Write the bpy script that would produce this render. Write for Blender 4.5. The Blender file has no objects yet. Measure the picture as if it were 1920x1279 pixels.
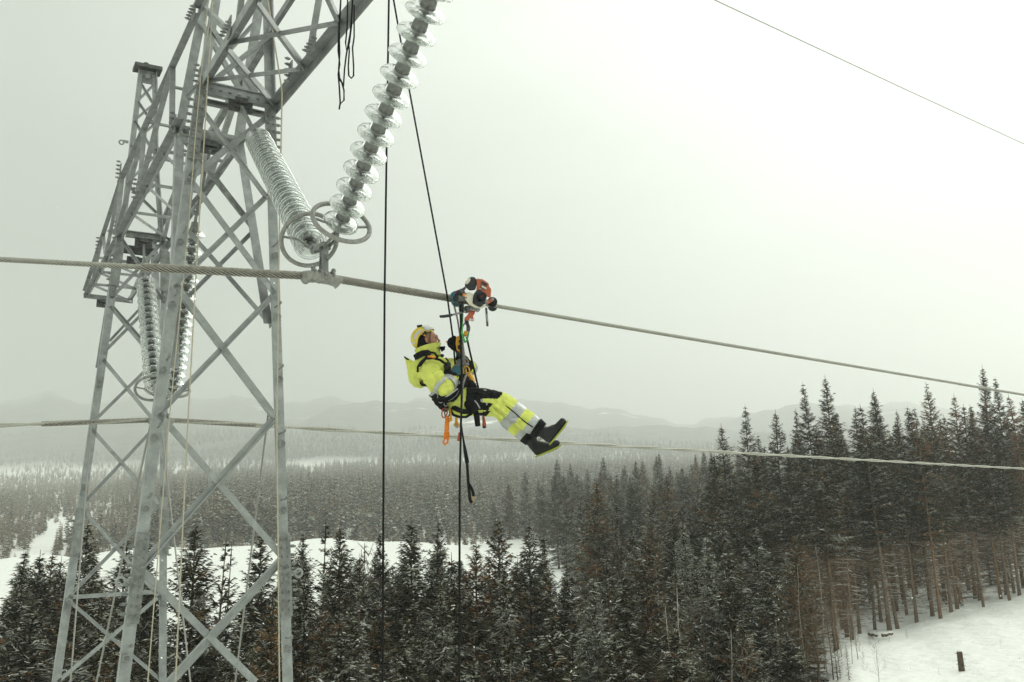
import bpy, bmesh, math, random
import numpy as np
from mathutils import Vector, Matrix
C = bpy.context.scene.collection
scene = bpy.context.scene
R_ = math.radians
# ------------------------------------------------------------------ camera
FPX, CX, CY = 1800.0, 960.0, 639.5            # focal length and centre in photo pixels
UPV = (773.0, -6600.0)                        # where the verticals of the photo meet
_up = np.array([UPV[0]-CX, -(UPV[1]-CY), -FPX]); _up /= np.linalg.norm(_up)
_fw = np.array([0, 0, -1.0]); _fw -= _up*(_fw@_up); _fw /= np.linalg.norm(_fw)
RC = np.stack([np.cross(_fw, _up), _fw, _up])
cam = bpy.data.cameras.new('camera'); camo = bpy.data.objects.new('camera', cam); C.objects.link(camo)
camo.matrix_world = Matrix([list(RC[i])+[0.0] for i in range(3)]+[[0, 0, 0, 1]])
cam.sensor_width = 36; cam.lens = 36*FPX/1920; cam.clip_start = 0.1; cam.clip_end = 9000
scene.camera = camo
# ------------------------------------------------------------------ light
SUN_EL, SUN_ROT = 40, 42
w = bpy.data.worlds.new('World'); scene.world = w; w.use_nodes = True
nt = w.node_tree; N = nt.nodes; L = nt.links
bg = N['Background']; bg.inputs['Strength'].default_value = 1.0
sky = N.new('ShaderNodeTexSky'); sky.sky_type = 'NISHITA'; sky.sun_disc = False
sky.sun_elevation = R_(SUN_EL); sky.sun_rotation = R_(SUN_ROT); sky.air_density = 1; sky.dust_density = 4
tc = N.new('ShaderNodeTexCoord')
sep = N.new('ShaderNodeSeparateXYZ'); L.new(tc.outputs['Generated'], sep.inputs[0])
# overcast cloud layer: brighter overhead and towards the hidden sun, soft cloud noise
ramp = N.new('ShaderNodeValToRGB'); L.new(sep.outputs['Z'], ramp.inputs[0])
ramp.color_ramp.elements[0].position = 0.0; ramp.color_ramp.elements[0].color = (.84, .90, .815, 1)
ramp.color_ramp.elements[1].position = 0.95; ramp.color_ramp.elements[1].color = (1.85, 1.94, 1.76, 1)
e = ramp.color_ramp.elements.new(.30); e.color = (.86, .935, .86, 1)
sunside = N.new('ShaderNodeMapRange'); sunside.inputs['From Min'].default_value = -.42; sunside.inputs['From Max'].default_value = .42
sunside.inputs['To Min'].default_value = .46; sunside.inputs['To Max'].default_value = 1.0
L.new(sep.outputs['X'], sunside.inputs['Value'])
noi = N.new('ShaderNodeTexNoise'); noi.inputs['Scale'].default_value = 2.2; noi.inputs['Detail'].default_value = 4
mp = N.new('ShaderNodeMapping'); mp.inputs['Scale'].default_value = (1, 1, 2.5)
L.new(tc.outputs['Generated'], mp.inputs[0]); L.new(mp.outputs[0], noi.inputs['Vector'])
nr = N.new('ShaderNodeMapRange'); nr.inputs['To Min'].default_value = .84; nr.inputs['To Max'].default_value = 1.12
nr.inputs['From Min'].default_value = .25; nr.inputs['From Max'].default_value = .75
L.new(noi.outputs[0], nr.inputs['Value'])
mu = N.new('ShaderNodeMath'); mu.operation = 'MULTIPLY'; L.new(sunside.outputs[0], mu.inputs[0]); L.new(nr.outputs[0], mu.inputs[1])
vm = N.new('ShaderNodeVectorMath'); vm.operation = 'SCALE'; L.new(ramp.outputs[0], vm.inputs[0]); L.new(mu.outputs[0], vm.inputs['Scale'])
vs = N.new('ShaderNodeVectorMath'); vs.operation = 'SCALE'; L.new(sky.outputs[0], vs.inputs[0]); vs.inputs['Scale'].default_value = .06
mx = N.new('ShaderNodeMix'); mx.data_type = 'RGBA'; mx.inputs['Factor'].default_value = .96
L.new(vs.outputs[0], mx.inputs[6]); L.new(vm.outputs[0], mx.inputs[7]); L.new(mx.outputs[2], bg.inputs['Color'])
sl = bpy.data.lights.new('sun', 'SUN'); sl.energy = 1.1; sl.angle = R_(18); sl.color = (1, .97, .9)
so = bpy.data.objects.new('sun', sl); C.objects.link(so)
so.rotation_euler = (R_(90-SUN_EL), 0, R_(180-SUN_ROT))
scene.view_settings.view_transform = 'Standard'; scene.view_settings.look = 'None'
scene.view_settings.exposure = 0.04; scene.view_settings.gamma = 1
cy = scene.cycles
cy.max_bounces = 14; cy.diffuse_bounces = 3; cy.glossy_bounces = 3; cy.transmission_bounces = 14
cy.transparent_max_bounces = 16; cy.volume_bounces = 3; cy.caustics_reflective = False; cy.caustics_refractive = False
cy.use_denoising = True; cy.sample_clamp_indirect = 6
# ------------------------------------------------------------------ helpers: pixels to places
def ray(x, y): return RC@np.array([x-CX, -(y-CY), -FPX])
def proj(P):
    c = RC.T@np.asarray(P, float); return CX+FPX*c[0]/-c[2], CY-FPX*c[1]/-c[2]
def PY(x, y, Y): r = ray(x, y); return r*(Y/r[1])
def hor(x):
    lo, hi = -2000., 4000.
    for _ in range(50):
        m = (lo+hi)/2
        if ray(x, m)[2] > 0: lo = m
        else: hi = m
    return lo
NV = ray(-130, hor(-130)); NV = NV/np.linalg.norm(NV)      # across the line, away from the camera
DV = np.array([NV[1], -NV[0], 0.0])                        # along the line, to the right
ZV = np.array([0, 0, 1.0])
P0 = ray(605, 517)/FPX*8.4; C0 = NV@P0
def PS(x, y, s): r = ray(x, y); return r*(C0+s)/(NV@r)
def USH(u, s, h): return DV*u+NV*(C0+s)+ZV*h
# ------------------------------------------------------------------ helpers: meshes
class MB:
    def __init__(self): self.v = []; self.f = []; self.m = []
    def add(self, vs, fs, mi=0):
        b = len(self.v); self.v += [tuple(map(float, p)) for p in vs]
        self.f += [tuple(b+i for i in q) for q in fs]; self.m += [mi]*len(fs)
    def sweep(self, path, prof, e1s=None, up=None, closed=True, caps=True, mi=0, twist=None, scale=None):
        path = [np.asarray(p, float) for p in path]; n = len(path); k = len(prof)
        up = np.asarray(up if up is not None else (0.13, 0.31, .94), float); vs = []
        for i, p in enumerate(path):
            a = path[min(i+1, n-1)]-path[max(i-1, 0)]; a = a/(np.linalg.norm(a)+1e-12)
            e1 = up-a*(up@a)
            if np.linalg.norm(e1) < 1e-3: e1 = np.array([1, 0, 0.])-a*a[0]
            e1 /= np.linalg.norm(e1); e2 = np.cross(a, e1)
            if twist is not None:
                c, s = math.cos(twist[i]), math.sin(twist[i]); e1, e2 = e1*c+e2*s, e2*c-e1*s
            sc = 1 if scale is None else scale[i]
            for (x, y) in prof: vs.append(p+(e2*x+e1*y)*sc)
        fs = []
        for i in range(n-1):
            for j in range(k if closed else k-1):
                q = (j+1) % k; fs.append((i*k+j, i*k+q, (i+1)*k+q, (i+1)*k+j))
        if caps and closed: fs += [tuple(range(k-1, -1, -1)), tuple(range((n-1)*k, n*k))]
        self.add(vs, fs, mi)
    def tube(self, path, r, seg=8, mi=0, caps=True):
        rr = r if hasattr(r, '__len__') else None
        prof = [(math.cos(2*math.pi*j/seg), math.sin(2*math.pi*j/seg)) for j in range(seg)]
        self.sweep(path, prof, mi=mi, caps=caps, scale=(list(rr) if rr is not None else [r]*len(path)))
    def angle(self, p0, p1, w, t, nrm, flip=1, mi=0):
        h = w/2
        prof = [(-h, 0), (h, 0), (h, t), (-h+t, t), (-h+t, w), (-h, w)]
        if flip < 0: prof = [(-x, y) for x, y in prof][::-1]
        self.sweep([p0, p1], prof, up=nrm, mi=mi)
    def bar(self, p0, p1, wx, wy, nrm, mi=0):
        self.sweep([p0, p1], [(-wx/2, -wy/2), (wx/2, -wy/2), (wx/2, wy/2), (-wx/2, wy/2)], up=nrm, mi=mi)
    def lathe(self, p, axis, prof, seg=24, mi=0):
        a = np.array(axis, float); a = a/np.linalg.norm(a)
        e1 = np.cross(a, (0.3, .2, .93)); e1 /= np.linalg.norm(e1); e2 = np.cross(a, e1); k = len(prof); vs = []
        for i in range(seg):
            th = 2*math.pi*i/seg; d = e1*math.cos(th)+e2*math.sin(th)
            for r, z in prof: vs.append(np.asarray(p)+d*r+a*z)
        fs = []
        for i in range(seg):
            b, c = i*k, ((i+1) % seg)*k
            for j in range(k-1): fs.append((b+j, c+j, c+j+1, b+j+1))
        self.add(vs, fs, mi)
    def ring(self, p, axis, R, r, seg=40, sub=10, mi=0):
        a = np.array(axis, float); a = a/np.linalg.norm(a)
        e1 = np.cross(a, (0.3, .2, .93)); e1 /= np.linalg.norm(e1); e2 = np.cross(a, e1); vs = []
        for i in range(seg):
            th = 2*math.pi*i/seg; d = e1*math.cos(th)+e2*math.sin(th)
            for j in range(sub):
                ph = 2*math.pi*j/sub; vs.append(np.asarray(p)+d*(R+r*math.cos(ph))+a*r*math.sin(ph))
        fs = [(i*sub+j, ((i+1) % seg)*sub+j, ((i+1) % seg)*sub+(j+1) % sub, i*sub+(j+1) % sub) for i in range(seg) for j in range(sub)]
        self.add(vs, fs, mi)
    def ell(self, c, rad, rot=None, seg=16, mi=0):
        vs, fs = [], []; M = np.asarray(rot) if rot is not None else np.eye(3); n = seg//2
        for i in range(n+1):
            for j in range(seg):
                t, p = math.pi*i/n, 2*math.pi*j/seg
                vs.append(np.asarray(c)+M@np.array([rad[0]*math.sin(t)*math.cos(p), rad[1]*math.sin(t)*math.sin(p), rad[2]*math.cos(t)]))
        for i in range(n):
            for j in range(seg): fs.append((i*seg+j, (i+1)*seg+j, (i+1)*seg+(j+1) % seg, i*seg+(j+1) % seg))
        self.add(vs, fs, mi)
    def build(self, name, mats, parent=None, smooth=False, bevel=0, loc=None):
        me = bpy.data.meshes.new(name)
        vs = np.array(self.v) if self.v else np.zeros((0, 3))
        if loc is not None: vs = vs-np.asarray(loc)
        me.from_pydata(vs.tolist(), [], self.f)
        for m in (mats if isinstance(mats, (list, tuple)) else [mats]): me.materials.append(m)
        if self.m: me.polygons.foreach_set('material_index', self.m)
        if smooth: me.polygons.foreach_set('use_smooth', [True]*len(me.polygons))
        me.validate(); bm = bmesh.new(); bm.from_mesh(me); bmesh.ops.recalc_face_normals(bm, faces=bm.faces); bm.to_mesh(me); bm.free(); me.update()
        o = bpy.data.objects.new(name, me); C.objects.link(o)
        if parent: o.parent = parent
        if loc is not None: o.location = loc
        if bevel:
            b = o.modifiers.new('bevel', 'BEVEL'); b.width = bevel; b.segments = 2; b.limit_method = 'ANGLE'
        return o
def tag(o, label=None, cat=None, group=None, kind=None):
    if label: o['label'] = label
    if cat: o['category'] = cat
    if group: o['group'] = group
    if kind: o['kind'] = kind
    return o
def empty(name, label=None, cat=None, group=None, loc=(0, 0, 0)):
    o = bpy.data.objects.new(name, None); C.objects.link(o); o.location = loc; o.empty_display_size = .2
    return tag(o, label, cat, group)
def part_at(o, root):
    """parent o (built in world space) under an empty that stands at its own base"""
    o.parent = root; o.matrix_parent_inverse = Matrix.Translation(-Vector(root.location)); return o
# ------------------------------------------------------------------ materials
def mat(name, col, rough=.6, metal=0, var=.0, scale=8, bump=0, bscale=40, col2=None, emit=None, trans=0, ior=1.45, sheen=0, coord='Object', spec=None, objvar=0):
    m = bpy.data.materials.new(name); m.use_nodes = True; t = m.node_tree; b = t.nodes['Principled BSDF']
    b.inputs['Base Color'].default_value = (*col, 1); b.inputs['Roughness'].default_value = rough; b.inputs['Metallic'].default_value = metal
    if spec is not None: b.inputs['Specular IOR Level'].default_value = spec
    if trans: b.inputs['Transmission Weight'].default_value = trans; b.inputs['IOR'].default_value = ior
    tcn = t.nodes.new('ShaderNodeTexCoord')
    out = None
    if var or col2:
        n = t.nodes.new('ShaderNodeTexNoise'); n.inputs['Scale'].default_value = scale; n.inputs['Detail'].default_value = 6; n.inputs['Roughness'].default_value = .65
        t.links.new(tcn.outputs[coord], n.inputs['Vector'])
        r = t.nodes.new('ShaderNodeValToRGB'); t.links.new(n.outputs[0], r.inputs[0])
        c2 = col2 or tuple(max(0, c*(1-var)) for c in col); c1 = col if col2 else tuple(min(1, c*(1+var)) for c in col)
        r.color_ramp.elements[0].position = .35; r.color_ramp.elements[1].position = .65
        r.color_ramp.elements[0].color = (*c2, 1); r.color_ramp.elements[1].color = (*c1, 1)
        out = r.outputs[0]
    if objvar:
        oi = t.nodes.new('ShaderNodeObjectInfo'); mr = t.nodes.new('ShaderNodeMapRange')
        mr.inputs['To Min'].default_value = 1-objvar; mr.inputs['To Max'].default_value = 1+objvar
        t.links.new(oi.outputs['Random'], mr.inputs['Value'])
        h = t.nodes.new('ShaderNodeVectorMath'); h.operation = 'SCALE'
        if out: t.links.new(out, h.inputs[0])
        else: h.inputs[0].default_value = col
        t.links.new(mr.outputs[0], h.inputs['Scale']); out = h.outputs[0]
    if out: t.links.new(out, b.inputs['Base Color'])
    if bump:
        n2 = t.nodes.new('ShaderNodeTexNoise'); n2.inputs['Scale'].default_value = bscale; n2.inputs['Detail'].default_value = 5
        t.links.new(tcn.outputs[coord], n2.inputs['Vector'])
        bp = t.nodes.new('ShaderNodeBump'); bp.inputs['Strength'].default_value = bump; bp.inputs['Distance'].default_value = .02
        t.links.new(n2.outputs[0], bp.inputs['Height']); t.links.new(bp.outputs[0], b.inputs['Normal'])
    if emit: b.inputs['Emission Color'].default_value = (*emit, 1); b.inputs['Emission Strength'].default_value = 1
    return m
M = {}
M['steel'] = mat('galvanised_steel', (.30, .315, .31), .5, .45, var=.2, scale=6, bump=.15, bscale=60)
M['steel_dull'] = mat('dull_galvanised_steel', (.23, .24, .23), .65, .3, var=.3, scale=9, bump=.2, bscale=80)
M['steel_dark'] = mat('dark_steel', (.085, .088, .085), .6, .3, var=.4, scale=20)
M['cap'] = mat('insulator_cap_iron', (.20, .205, .195), .6, .25, var=.3, scale=30, col2=None)
M['rust'] = mat('rusty_iron', (.16, .09, .05), .8, .1, var=.4, scale=25)
def glass_mat():
    """toughened insulator glass with a dusting of frost: clear, glossy, faintly milky"""
    m = bpy.data.materials.new('insulator_glass'); m.use_nodes = True; t = m.node_tree; n = t.nodes; n.remove(n['Principled BSDF']); l = t.links.new
    g = n.new('ShaderNodeBsdfGlass'); g.inputs['Color'].default_value = (.985, 1, .99, 1); g.inputs['Roughness'].default_value = .0; g.inputs['IOR'].default_value = .74
    tr = n.new('ShaderNodeBsdfTransparent'); tr.inputs['Color'].default_value = (.985, .995, .99, 1)
    tl = n.new('ShaderNodeBsdfTranslucent'); tl.inputs['Color'].default_value = (.95, .97, .96, 1); df = n.new('ShaderNodeBsdfDiffuse'); df.inputs['Color'].default_value = (.86, .90, .87, 1)
    a = n.new('ShaderNodeMixShader'); a.inputs[0].default_value = .22; l(g.outputs[0], a.inputs[1]); l(tr.outputs[0], a.inputs[2])
    b = n.new('ShaderNodeMixShader'); b.inputs[0].default_value = .45; l(tl.outputs[0], b.inputs[1]); l(df.outputs[0], b.inputs[2])
    tc_ = n.new('ShaderNodeTexCoord'); nz = n.new('ShaderNodeTexNoise'); nz.inputs['Scale'].default_value = 9; nz.inputs['Detail'].default_value = 6; l(tc_.outputs['Object'], nz.inputs['Vector'])
    mr = n.new('ShaderNodeMapRange'); mr.inputs['From Min'].default_value = .35; mr.inputs['From Max'].default_value = .7; mr.inputs['To Min'].default_value = .06; mr.inputs['To Max'].default_value = .24; l(nz.outputs[0], mr.inputs['Value'])
    c = n.new('ShaderNodeMixShader'); l(mr.outputs[0], c.inputs[0]); l(a.outputs[0], c.inputs[1]); l(b.outputs[0], c.inputs[2]); l(c.outputs[0], n['Material Output'].inputs[0]); return m
M['glass'] = glass_mat()
M['ring'] = mat('corona_ring_metal', (.27, .27, .25), .6, .3, var=.25, scale=25)
M['alu'] = mat('stranded_aluminium', (.40, .395, .34), .55, .3, var=.15, scale=30)
M['armor'] = mat('armor_rod_aluminium', (.34, .325, .28), .5, .35, var=.25, scale=30)
M['groove'] = mat('strand_groove_shade', (.055, .05, .04), .8)  # shade between the strands, painted as a dark colour on the groove faces
M['wire'] = mat('guy_wire_steel', (.30, .30, .275), .6, .3)
M['cream'] = mat('cream_rope', (.44, .40, .30), .9, var=.15, scale=60)
M['black'] = mat('black_cord', (.012, .013, .013), .8, spec=.12)
M['black_cloth'] = mat('black_fabric', (.013, .0135, .0145), .85, spec=.12, var=.3, scale=30, bump=.6, bscale=30)
M['hivis'] = mat('hi_vis_fabric', (.64, .69, .15), .8, var=.12, spec=.2, scale=9, bump=.9, bscale=11)
M['refl'] = mat('reflective_tape', (.42, .43, .43), .4, .2, var=.1, scale=20)
M['skin'] = mat('skin', (.42, .215, .135), .55, var=.12, scale=25)
M['helmet'] = mat('yellow_helmet_shell', (.74, .56, .075), .35, var=.04, scale=10)
M['helmet_line'] = mat('helmet_sticker', (.5, .51, .5), .5)
M['visor'] = mat('clear_visor', (.93, .95, .93), .2, trans=.35, ior=1.1)
M['white'] = mat('white_plastic', (.56, .53, .42), .45, var=.08, scale=20)
M['orange'] = mat('orange_casing', (.38, .075, .02), .45, var=.15, scale=30)
M['orange2'] = mat('orange_webbing', (.75, .22, .012), .7, var=.15, scale=40)
M['yellow'] = mat('yellow_metal', (.72, .36, .015), .45, var=.1, scale=40)
M['teal'] = mat('teal_glove', (.018, .085, .11), .7, var=.2, scale=40)
M['grey_glove'] = mat('grey_glove', (.12, .12, .125), .75, var=.25, scale=50)
M['black_pl'] = mat('black_plastic', (.014, .015, .017), .4, spec=.3)
M['blue'] = mat('blue_roller', (.03, .14, .2), .5)
M['grey_rope'] = mat('grey_speckled_rope', (.36, .34, .30), .9, col2=(.06, .055, .05), scale=90)
M['green_rope'] = mat('green_prusik_cord', (.12, .62, .16), .85, col2=(.01, .05, .015), scale=120)
M['sole'] = mat('yellow_green_sole', (.30, .33, .03), .6)
M['boot'] = mat('black_leather', (.012, .0122, .0125), .42, spec=.3, bump=.2, bscale=60)
# ------------------------------------------------------------------ tower
tower = empty('transmission_tower', 'tall galvanised steel lattice portal tower carrying the glass insulator strings', 'pylon', loc=tuple(USH(2.6, 6.5, -12.2)))
SA, SB, SC2, SD = 3.5, 4.7, 9.4, 10.6          # near column front and back planes, far column front and back planes
def member(name, p0, p1, w, t=.012, nrm=None, flip=1, m='steel'):
    w *= .78; b = MB(); b.angle(p0, p1, w, t, NV*-1 if nrm is None else nrm, flip)
    return part_at(b.build(name, M[m]), tower)
def ext(p0, p1, h):                             # extend a leg down or up to height h
    p0, p1 = np.asarray(p0), np.asarray(p1); return p0+(p1-p0)*(h-p0[2])/(p1[2]-p0[2])
def bolts(b, p, along, out, n=4, sp=.09, r=.014, l=.06):
    for i in range(n):
        q = np.asarray(p)+np.asarray(along)*sp*i; o = np.asarray(out)
        b.tube([q, q+o*l], r*.6, 6); b.tube([q+o*l*.25, q+o*l*.7], r, 6)
# legs : (top pixel, bottom pixel, plane, top height, bottom height, width)
legsN = []
for (xt, yt, xb, yb, s, w_, fl) in ((378, 165, 232, 1279, SA, .165, 1), (505, 197, 540, 1279, SA, .165, -1)):
    p0, p1 = PS(xt, yt, s), PS(xb, yb, s); base = ext(p0, p1, -12.3)
    b = MB(); b.angle(base, p0, w_*.72, .016, NV, -fl)
    leg = part_at(b.build('leg', M['steel']), tower); legsN.append((p0, base))
    along = (p0-base)/np.linalg.norm(p0-base)
    # splice plates with bolt rows and climbing step bolts
    sgn = -1 if fl > 0 else 1
    for hz, ln in ((-.35, .95), (5.05, .95)):
        sp = MB()
        q = ext(p0, base, hz)
        sp.sweep([q-NV*.03, q-NV*.03+along*ln], [(-.07, -.008), (.07, -.008), (.07, .008), (-.07, .008)], up=NV)
        for k in range(2): bolts(sp, q-NV*.045+along*.08+DV*(.035 if k else -.035), along, -NV, n=9, sp=.1, r=.017, l=.03)
        bolts(sp, q+along*.1+DV*sgn*.07, along, DV*sgn, n=8, sp=.1, r=.02, l=.075)
        o = sp.build('splice_plate', M['steel_dull']); o.parent = leg
    hz = -3.7
    while hz < 4.9:
        q = ext(p0, base, hz); st = MB()
        st.tube([q-NV*.01-DV*sgn*.01, q-NV*.17], .011, 6); st.tube([q-NV*.17, q-NV*.19+ZV*.03], .017, 6)
        st.ring(q-NV*.035-ZV*.12+DV*sgn*.02, NV, .032, .011, 14, 6)
        hz += .78
        o = st.build('step_bolt', M['steel_dull']); o.parent = leg
# eye lugs sticking out sideways low on the legs
for (x, y, dx) in ((243, 1090, -1), (545, 1075, 1), (203, 1000, 0)):
    if dx == 0: continue
    q = PS(x, y, SA); b = MB(); b.bar(q-DV*dx*.05, q+DV*dx*.06, .06, .012, NV); b.ring(q+DV*dx*.09, NV, .045, .016, 18, 6); part_at(b.build('eye_lug', M['steel']), tower)
# rear legs of the near column: split from the front legs and open towards the top
for (xt, yt, xb, yb, fl) in ((338, 238, 326, 690, 1), (449, 262, 503, 606, -1)):
    p0 = PS(xt, yt, SB); p1 = PS(xb, yb, SA+.06)
    b = MB(); b.angle(p1, p0, .11, .014, NV, -fl); part_at(b.build('leg', M['steel']), tower)
# peak of the near column (runs out of the picture)
apex = USH(2.66, 4.1, 10.6)
for (xt, yt, s, x2, y2, fl, w_) in ((378, 165, SA, 405, 0, 1, .15), (505, 195, SA, 500, 0, -1, .15), (338, 238, SB, 384, 0, 1, .16), (449, 262, SB, 487, 15, -1, .15)):
    p0 = PS(xt, yt, s); p1 = PS(x2, y2, s+(4.1-s)*.25)
    q = ext(p0, p1, 10.2); b = MB(); b.angle(p0, q, w_*.75, .014, -NV if s == SA else NV, fl)
    part_at(b.build('leg', M['steel']), tower)
b = MB(); b.bar(apex-DV*.5-ZV*.4, apex+DV*.5-ZV*.4, .12, .5, NV); part_at(b.build('peak_plate', M['steel_dull']), tower)
# near column face bracing: pixel end points, plane, width
bracing = [
 (357, 337, 515, 551, SA, .085), (500, 368, 329, 533, SA, .085), (357, 332, 506, 215, SA, .09), (380, 205, 500, 368, SA, .085),
 (329, 533, 516, 781, SA, .095), (515, 551, 298, 776, SA, .085), (298, 776, 526, 1040, SA, .095), (514, 783, 262, 1064, SA, .09),
 (266, 1068, 480, 1279, SA, .095), (530, 1045, 314, 1281, SA, .09),
 (337, 247, 480, 431, SB-.25, .08), (438, 290, 345, 400, SB-.1, .075), (352, 431, 500, 600, SB-.5, .075), (472, 436, 354, 555, SB-.5, .07),
 (396, 49, 481, 173, SA+.05, .085), (397, 153, 501, 71, SA, .085), (372, 30, 470, 200, SB-.2, .08), (352, 180, 480, 40, SB-.2, .07)]
for i, (x0, y0, x1, y1, s, w_) in enumerate(bracing):
    off = NV*(.03 if i % 2 else -.0)
    member('brace', PS(x0, y0, s)+off, PS(x1, y1, s)+off, w_, .012, -NV if i % 2 else NV, 1 if i % 3 else -1, 'steel' if i not in (10, 11) else 'steel_dull')
for k, (hh, ) in enumerate(((-4.5,), (-8.2,))):     # below the picture
    a0, a1 = ext(*legsN[0], hh), ext(*legsN[0], hh-3.5); b0, b1 = ext(*legsN[1], hh), ext(*legsN[1], hh-3.5)
    member('brace', a0, b1, .09); member('brace', b0+NV*.03, a1+NV*.03, .09)
# double angles: the second flange beside the main diagonals of the near face
for (x0, y0, x1, y1) in ((362, 340, 519, 551), (514, 789, 267, 1066), (530, 1053, 322, 1283), (335, 537, 520, 783)):
    member('brace', PS(x0, y0, SA+.09), PS(x1, y1, SA+.09), .06, .012, NV, -1)
# cross beams that carry the insulators
def ibeam(name, p0, p1, h, w_, m='steel'):
    b = MB(); h *= .78; w_ *= .7; b.bar(p0, p1, .014, h, ZV); b.bar(p0+ZV*h/2, p1+ZV*h/2, w_, .016, ZV); b.bar(p0-ZV*h/2, p1-ZV*h/2, w_, .016, ZV)
    for k in range(7):
        q = p0+(p1-p0)*(k+.5)/7; bolts(b, q-NV*.008, (p1-p0)/np.linalg.norm(p1-p0), -NV, n=2, sp=.1, r=.014, l=.018)
    return part_at(b.build(name, M[m]), tower)
ibeam('crossbeam', PS(388, 165, SA), PS(510, 192, SA), .2, .10)
ibeam('crossbeam', PS(382, 190, SA+.25), PS(500, 216, SA+.25), .07, .09, 'steel_dull')
b = MB(); b.tube([PS(343, 247, SB), PS(440, 266, SB)], .085, 14); part_at(b.build('crossbeam', M['steel_dull'], smooth=True), tower)
ibeam('crossbeam', PS(236, 438, SC2), PS(309, 447, SC2), .12, .12, 'steel_dull')
ibeam('crossbeam', PS(227, 466, SD), PS(288, 474, SD), .16, .14, 'steel_dark')
# far column: front legs, braces, peak
FL = {}
for key, xt, yt, xb, yb, fl in (('c', 227, 438, 106, 1279, 1), ('d', 309, 450, 305, 1279, -1)):
    p0, p1 = PS(xt, yt, SC2), PS(xb, yb, SC2); base = ext(p0, p1, -12.3); FL[key] = (p0, base)
    b = MB(); b.angle(base, p0, .12, .015, NV, -fl); leg = part_at(b.build('leg', M['steel']), tower)
    sgn = -1 if fl > 0 else 1
    for hz in (-2., -.2, 1.6, 3.4, 5.0):
        st = MB(); q = ext(p0, base, hz); st.bar(q-NV*.03-ZV*.09, q-NV*.03+ZV*.09, .07, .03, NV); st.tube([q-NV*.02, q-NV*.12], .012, 6)
        o = st.build('step_bolt', M['steel_dull']); o.parent = leg
    for hz in (.55, 5.1):
        st = MB(); q = ext(p0, base, hz); al = (p0-base)/np.linalg.norm(p0-base); st.sweep([q-NV*.03, q-NV*.03+al*.75], [(-.08, -.008), (.08, -.008), (.08, .008), (-.08, .008)], up=NV)
        bolts(st, q+DV*sgn*.06, al, DV*sgn, n=6, sp=.11, r=.02, l=.07)
        o = st.build('splice_plate', M['steel_dull']); o.parent = leg
for (xt, yt, xb, yb, fl) in ((221, 466, 186, 690, 1), (291, 476, 299, 690, -1)):
    b = MB(); b.angle(PS(xb, yb, SC2+.08), PS(xt, yt, SD), .12, .013, NV, fl); part_at(b.build('leg', M['steel']), tower)
fb = [(206, 574, 300, 686), (307, 548, 193, 662), (194, 674, 299, 800), (303, 665, 182, 784), (170, 802, 299, 946), (301, 790, 158, 942), (159, 959, 303, 1124), (299, 946, 129, 1118), (129, 1120, 303, 1109), (129, 1126, 305, 1278), (303, 1115, 108, 1279), (226, 445, 304, 560), (307, 452, 208, 560)]
for i, (x0, y0, x1, y1) in enumerate(fb):
    off = NV*(.03 if i % 2 else 0); member('brace', PS(x0, y0, SC2)+off, PS(x1, y1, SC2)+off, .085 if i == 8 else .07, .011, -NV if i % 2 else NV, 1 if i % 3 else -1)
for (x0, y0, x1, y1) in ((206, 570, 296, 672), (299, 540, 205, 640)): member('brace', PS(x0, y0, SD-.5), PS(x1, y1, SD-.5), .06)
for hh in (-4.2, -8.2):
    a0, a1 = ext(*FL['c'], hh), ext(*FL['c'], hh-3.5); b0, b1 = ext(*FL['d'], hh), ext(*FL['d'], hh-3.5)
    member('brace', a0, b1, .08); member('brace', b0+NV*.03, a1+NV*.03, .08)
SP = 10.0
pk = [(228, 436, 247, 267), (247, 267, 264, 128), (302, 452, 291, 300), (291, 300, 289, 136)]
for x0, y0, x1, y1 in pk: member('leg', PS(x0, y0, SP), PS(x1, y1, SP), .10, .012, -NV, 1 if x0 < 270 else -1)
for x0, y0, x1, y1 in pk: member('leg', PS(x0+3, y0, SP+.5), PS(x1+3, y1, SP+.35), .09, .012, NV, 1 if x0 < 270 else -1)
for i, (x0, y0, x1, y1) in enumerate(((264, 158, 287, 196), (287, 160, 257, 190), (258, 192, 287, 233), (287, 196, 250, 227), (252, 228, 290, 290), (289, 233, 244, 273), (244, 273, 291, 340), (291, 292, 236, 345), (236, 345, 293, 400), (292, 345, 230, 405))):
    member('brace', PS(x0, y0, SP)+NV*.02*(i % 2), PS(x1, y1, SP)+NV*.02*(i % 2), .06, .01, -NV)
b = MB(); b.bar(PS(277, 128, SP), PS(276, 157, SP), .24, .02, NV); bolts(b, PS(267, 155, SP-.02), ZV, -NV, n=4, sp=.07, l=.02); bolts(b, PS(286, 158, SP-.02), ZV, -NV, n=4, sp=.07, l=.02)
b.tube([PS(277, 143, SP-.02), PS(277, 143, SP-.12)], .045, 10); part_at(b.build('peak_plate', M['steel_dull']), tower)
b = MB(); b.bar(PS(251, 125, SP), PS(302, 135, SP), .30, .07, ZV); b.tube([PS(274, 126, SP), PS(274, 119, SP)], .05, 8); part_at(b.build('peak_beam', M['steel_dark']), tower)
for x, y, dx in ((243, 267, -1), (293, 278, 1)):
    q = PS(x, y, SP-.05); b = MB(); b.bar(q-DV*.02, q+DV*dx*.12, .05, .02, NV); b.ring(q+DV*dx*.14-ZV*.03, NV, .04, .014, 14, 6); part_at(b.build('eye_lug', M['steel_dull']), tower)
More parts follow.
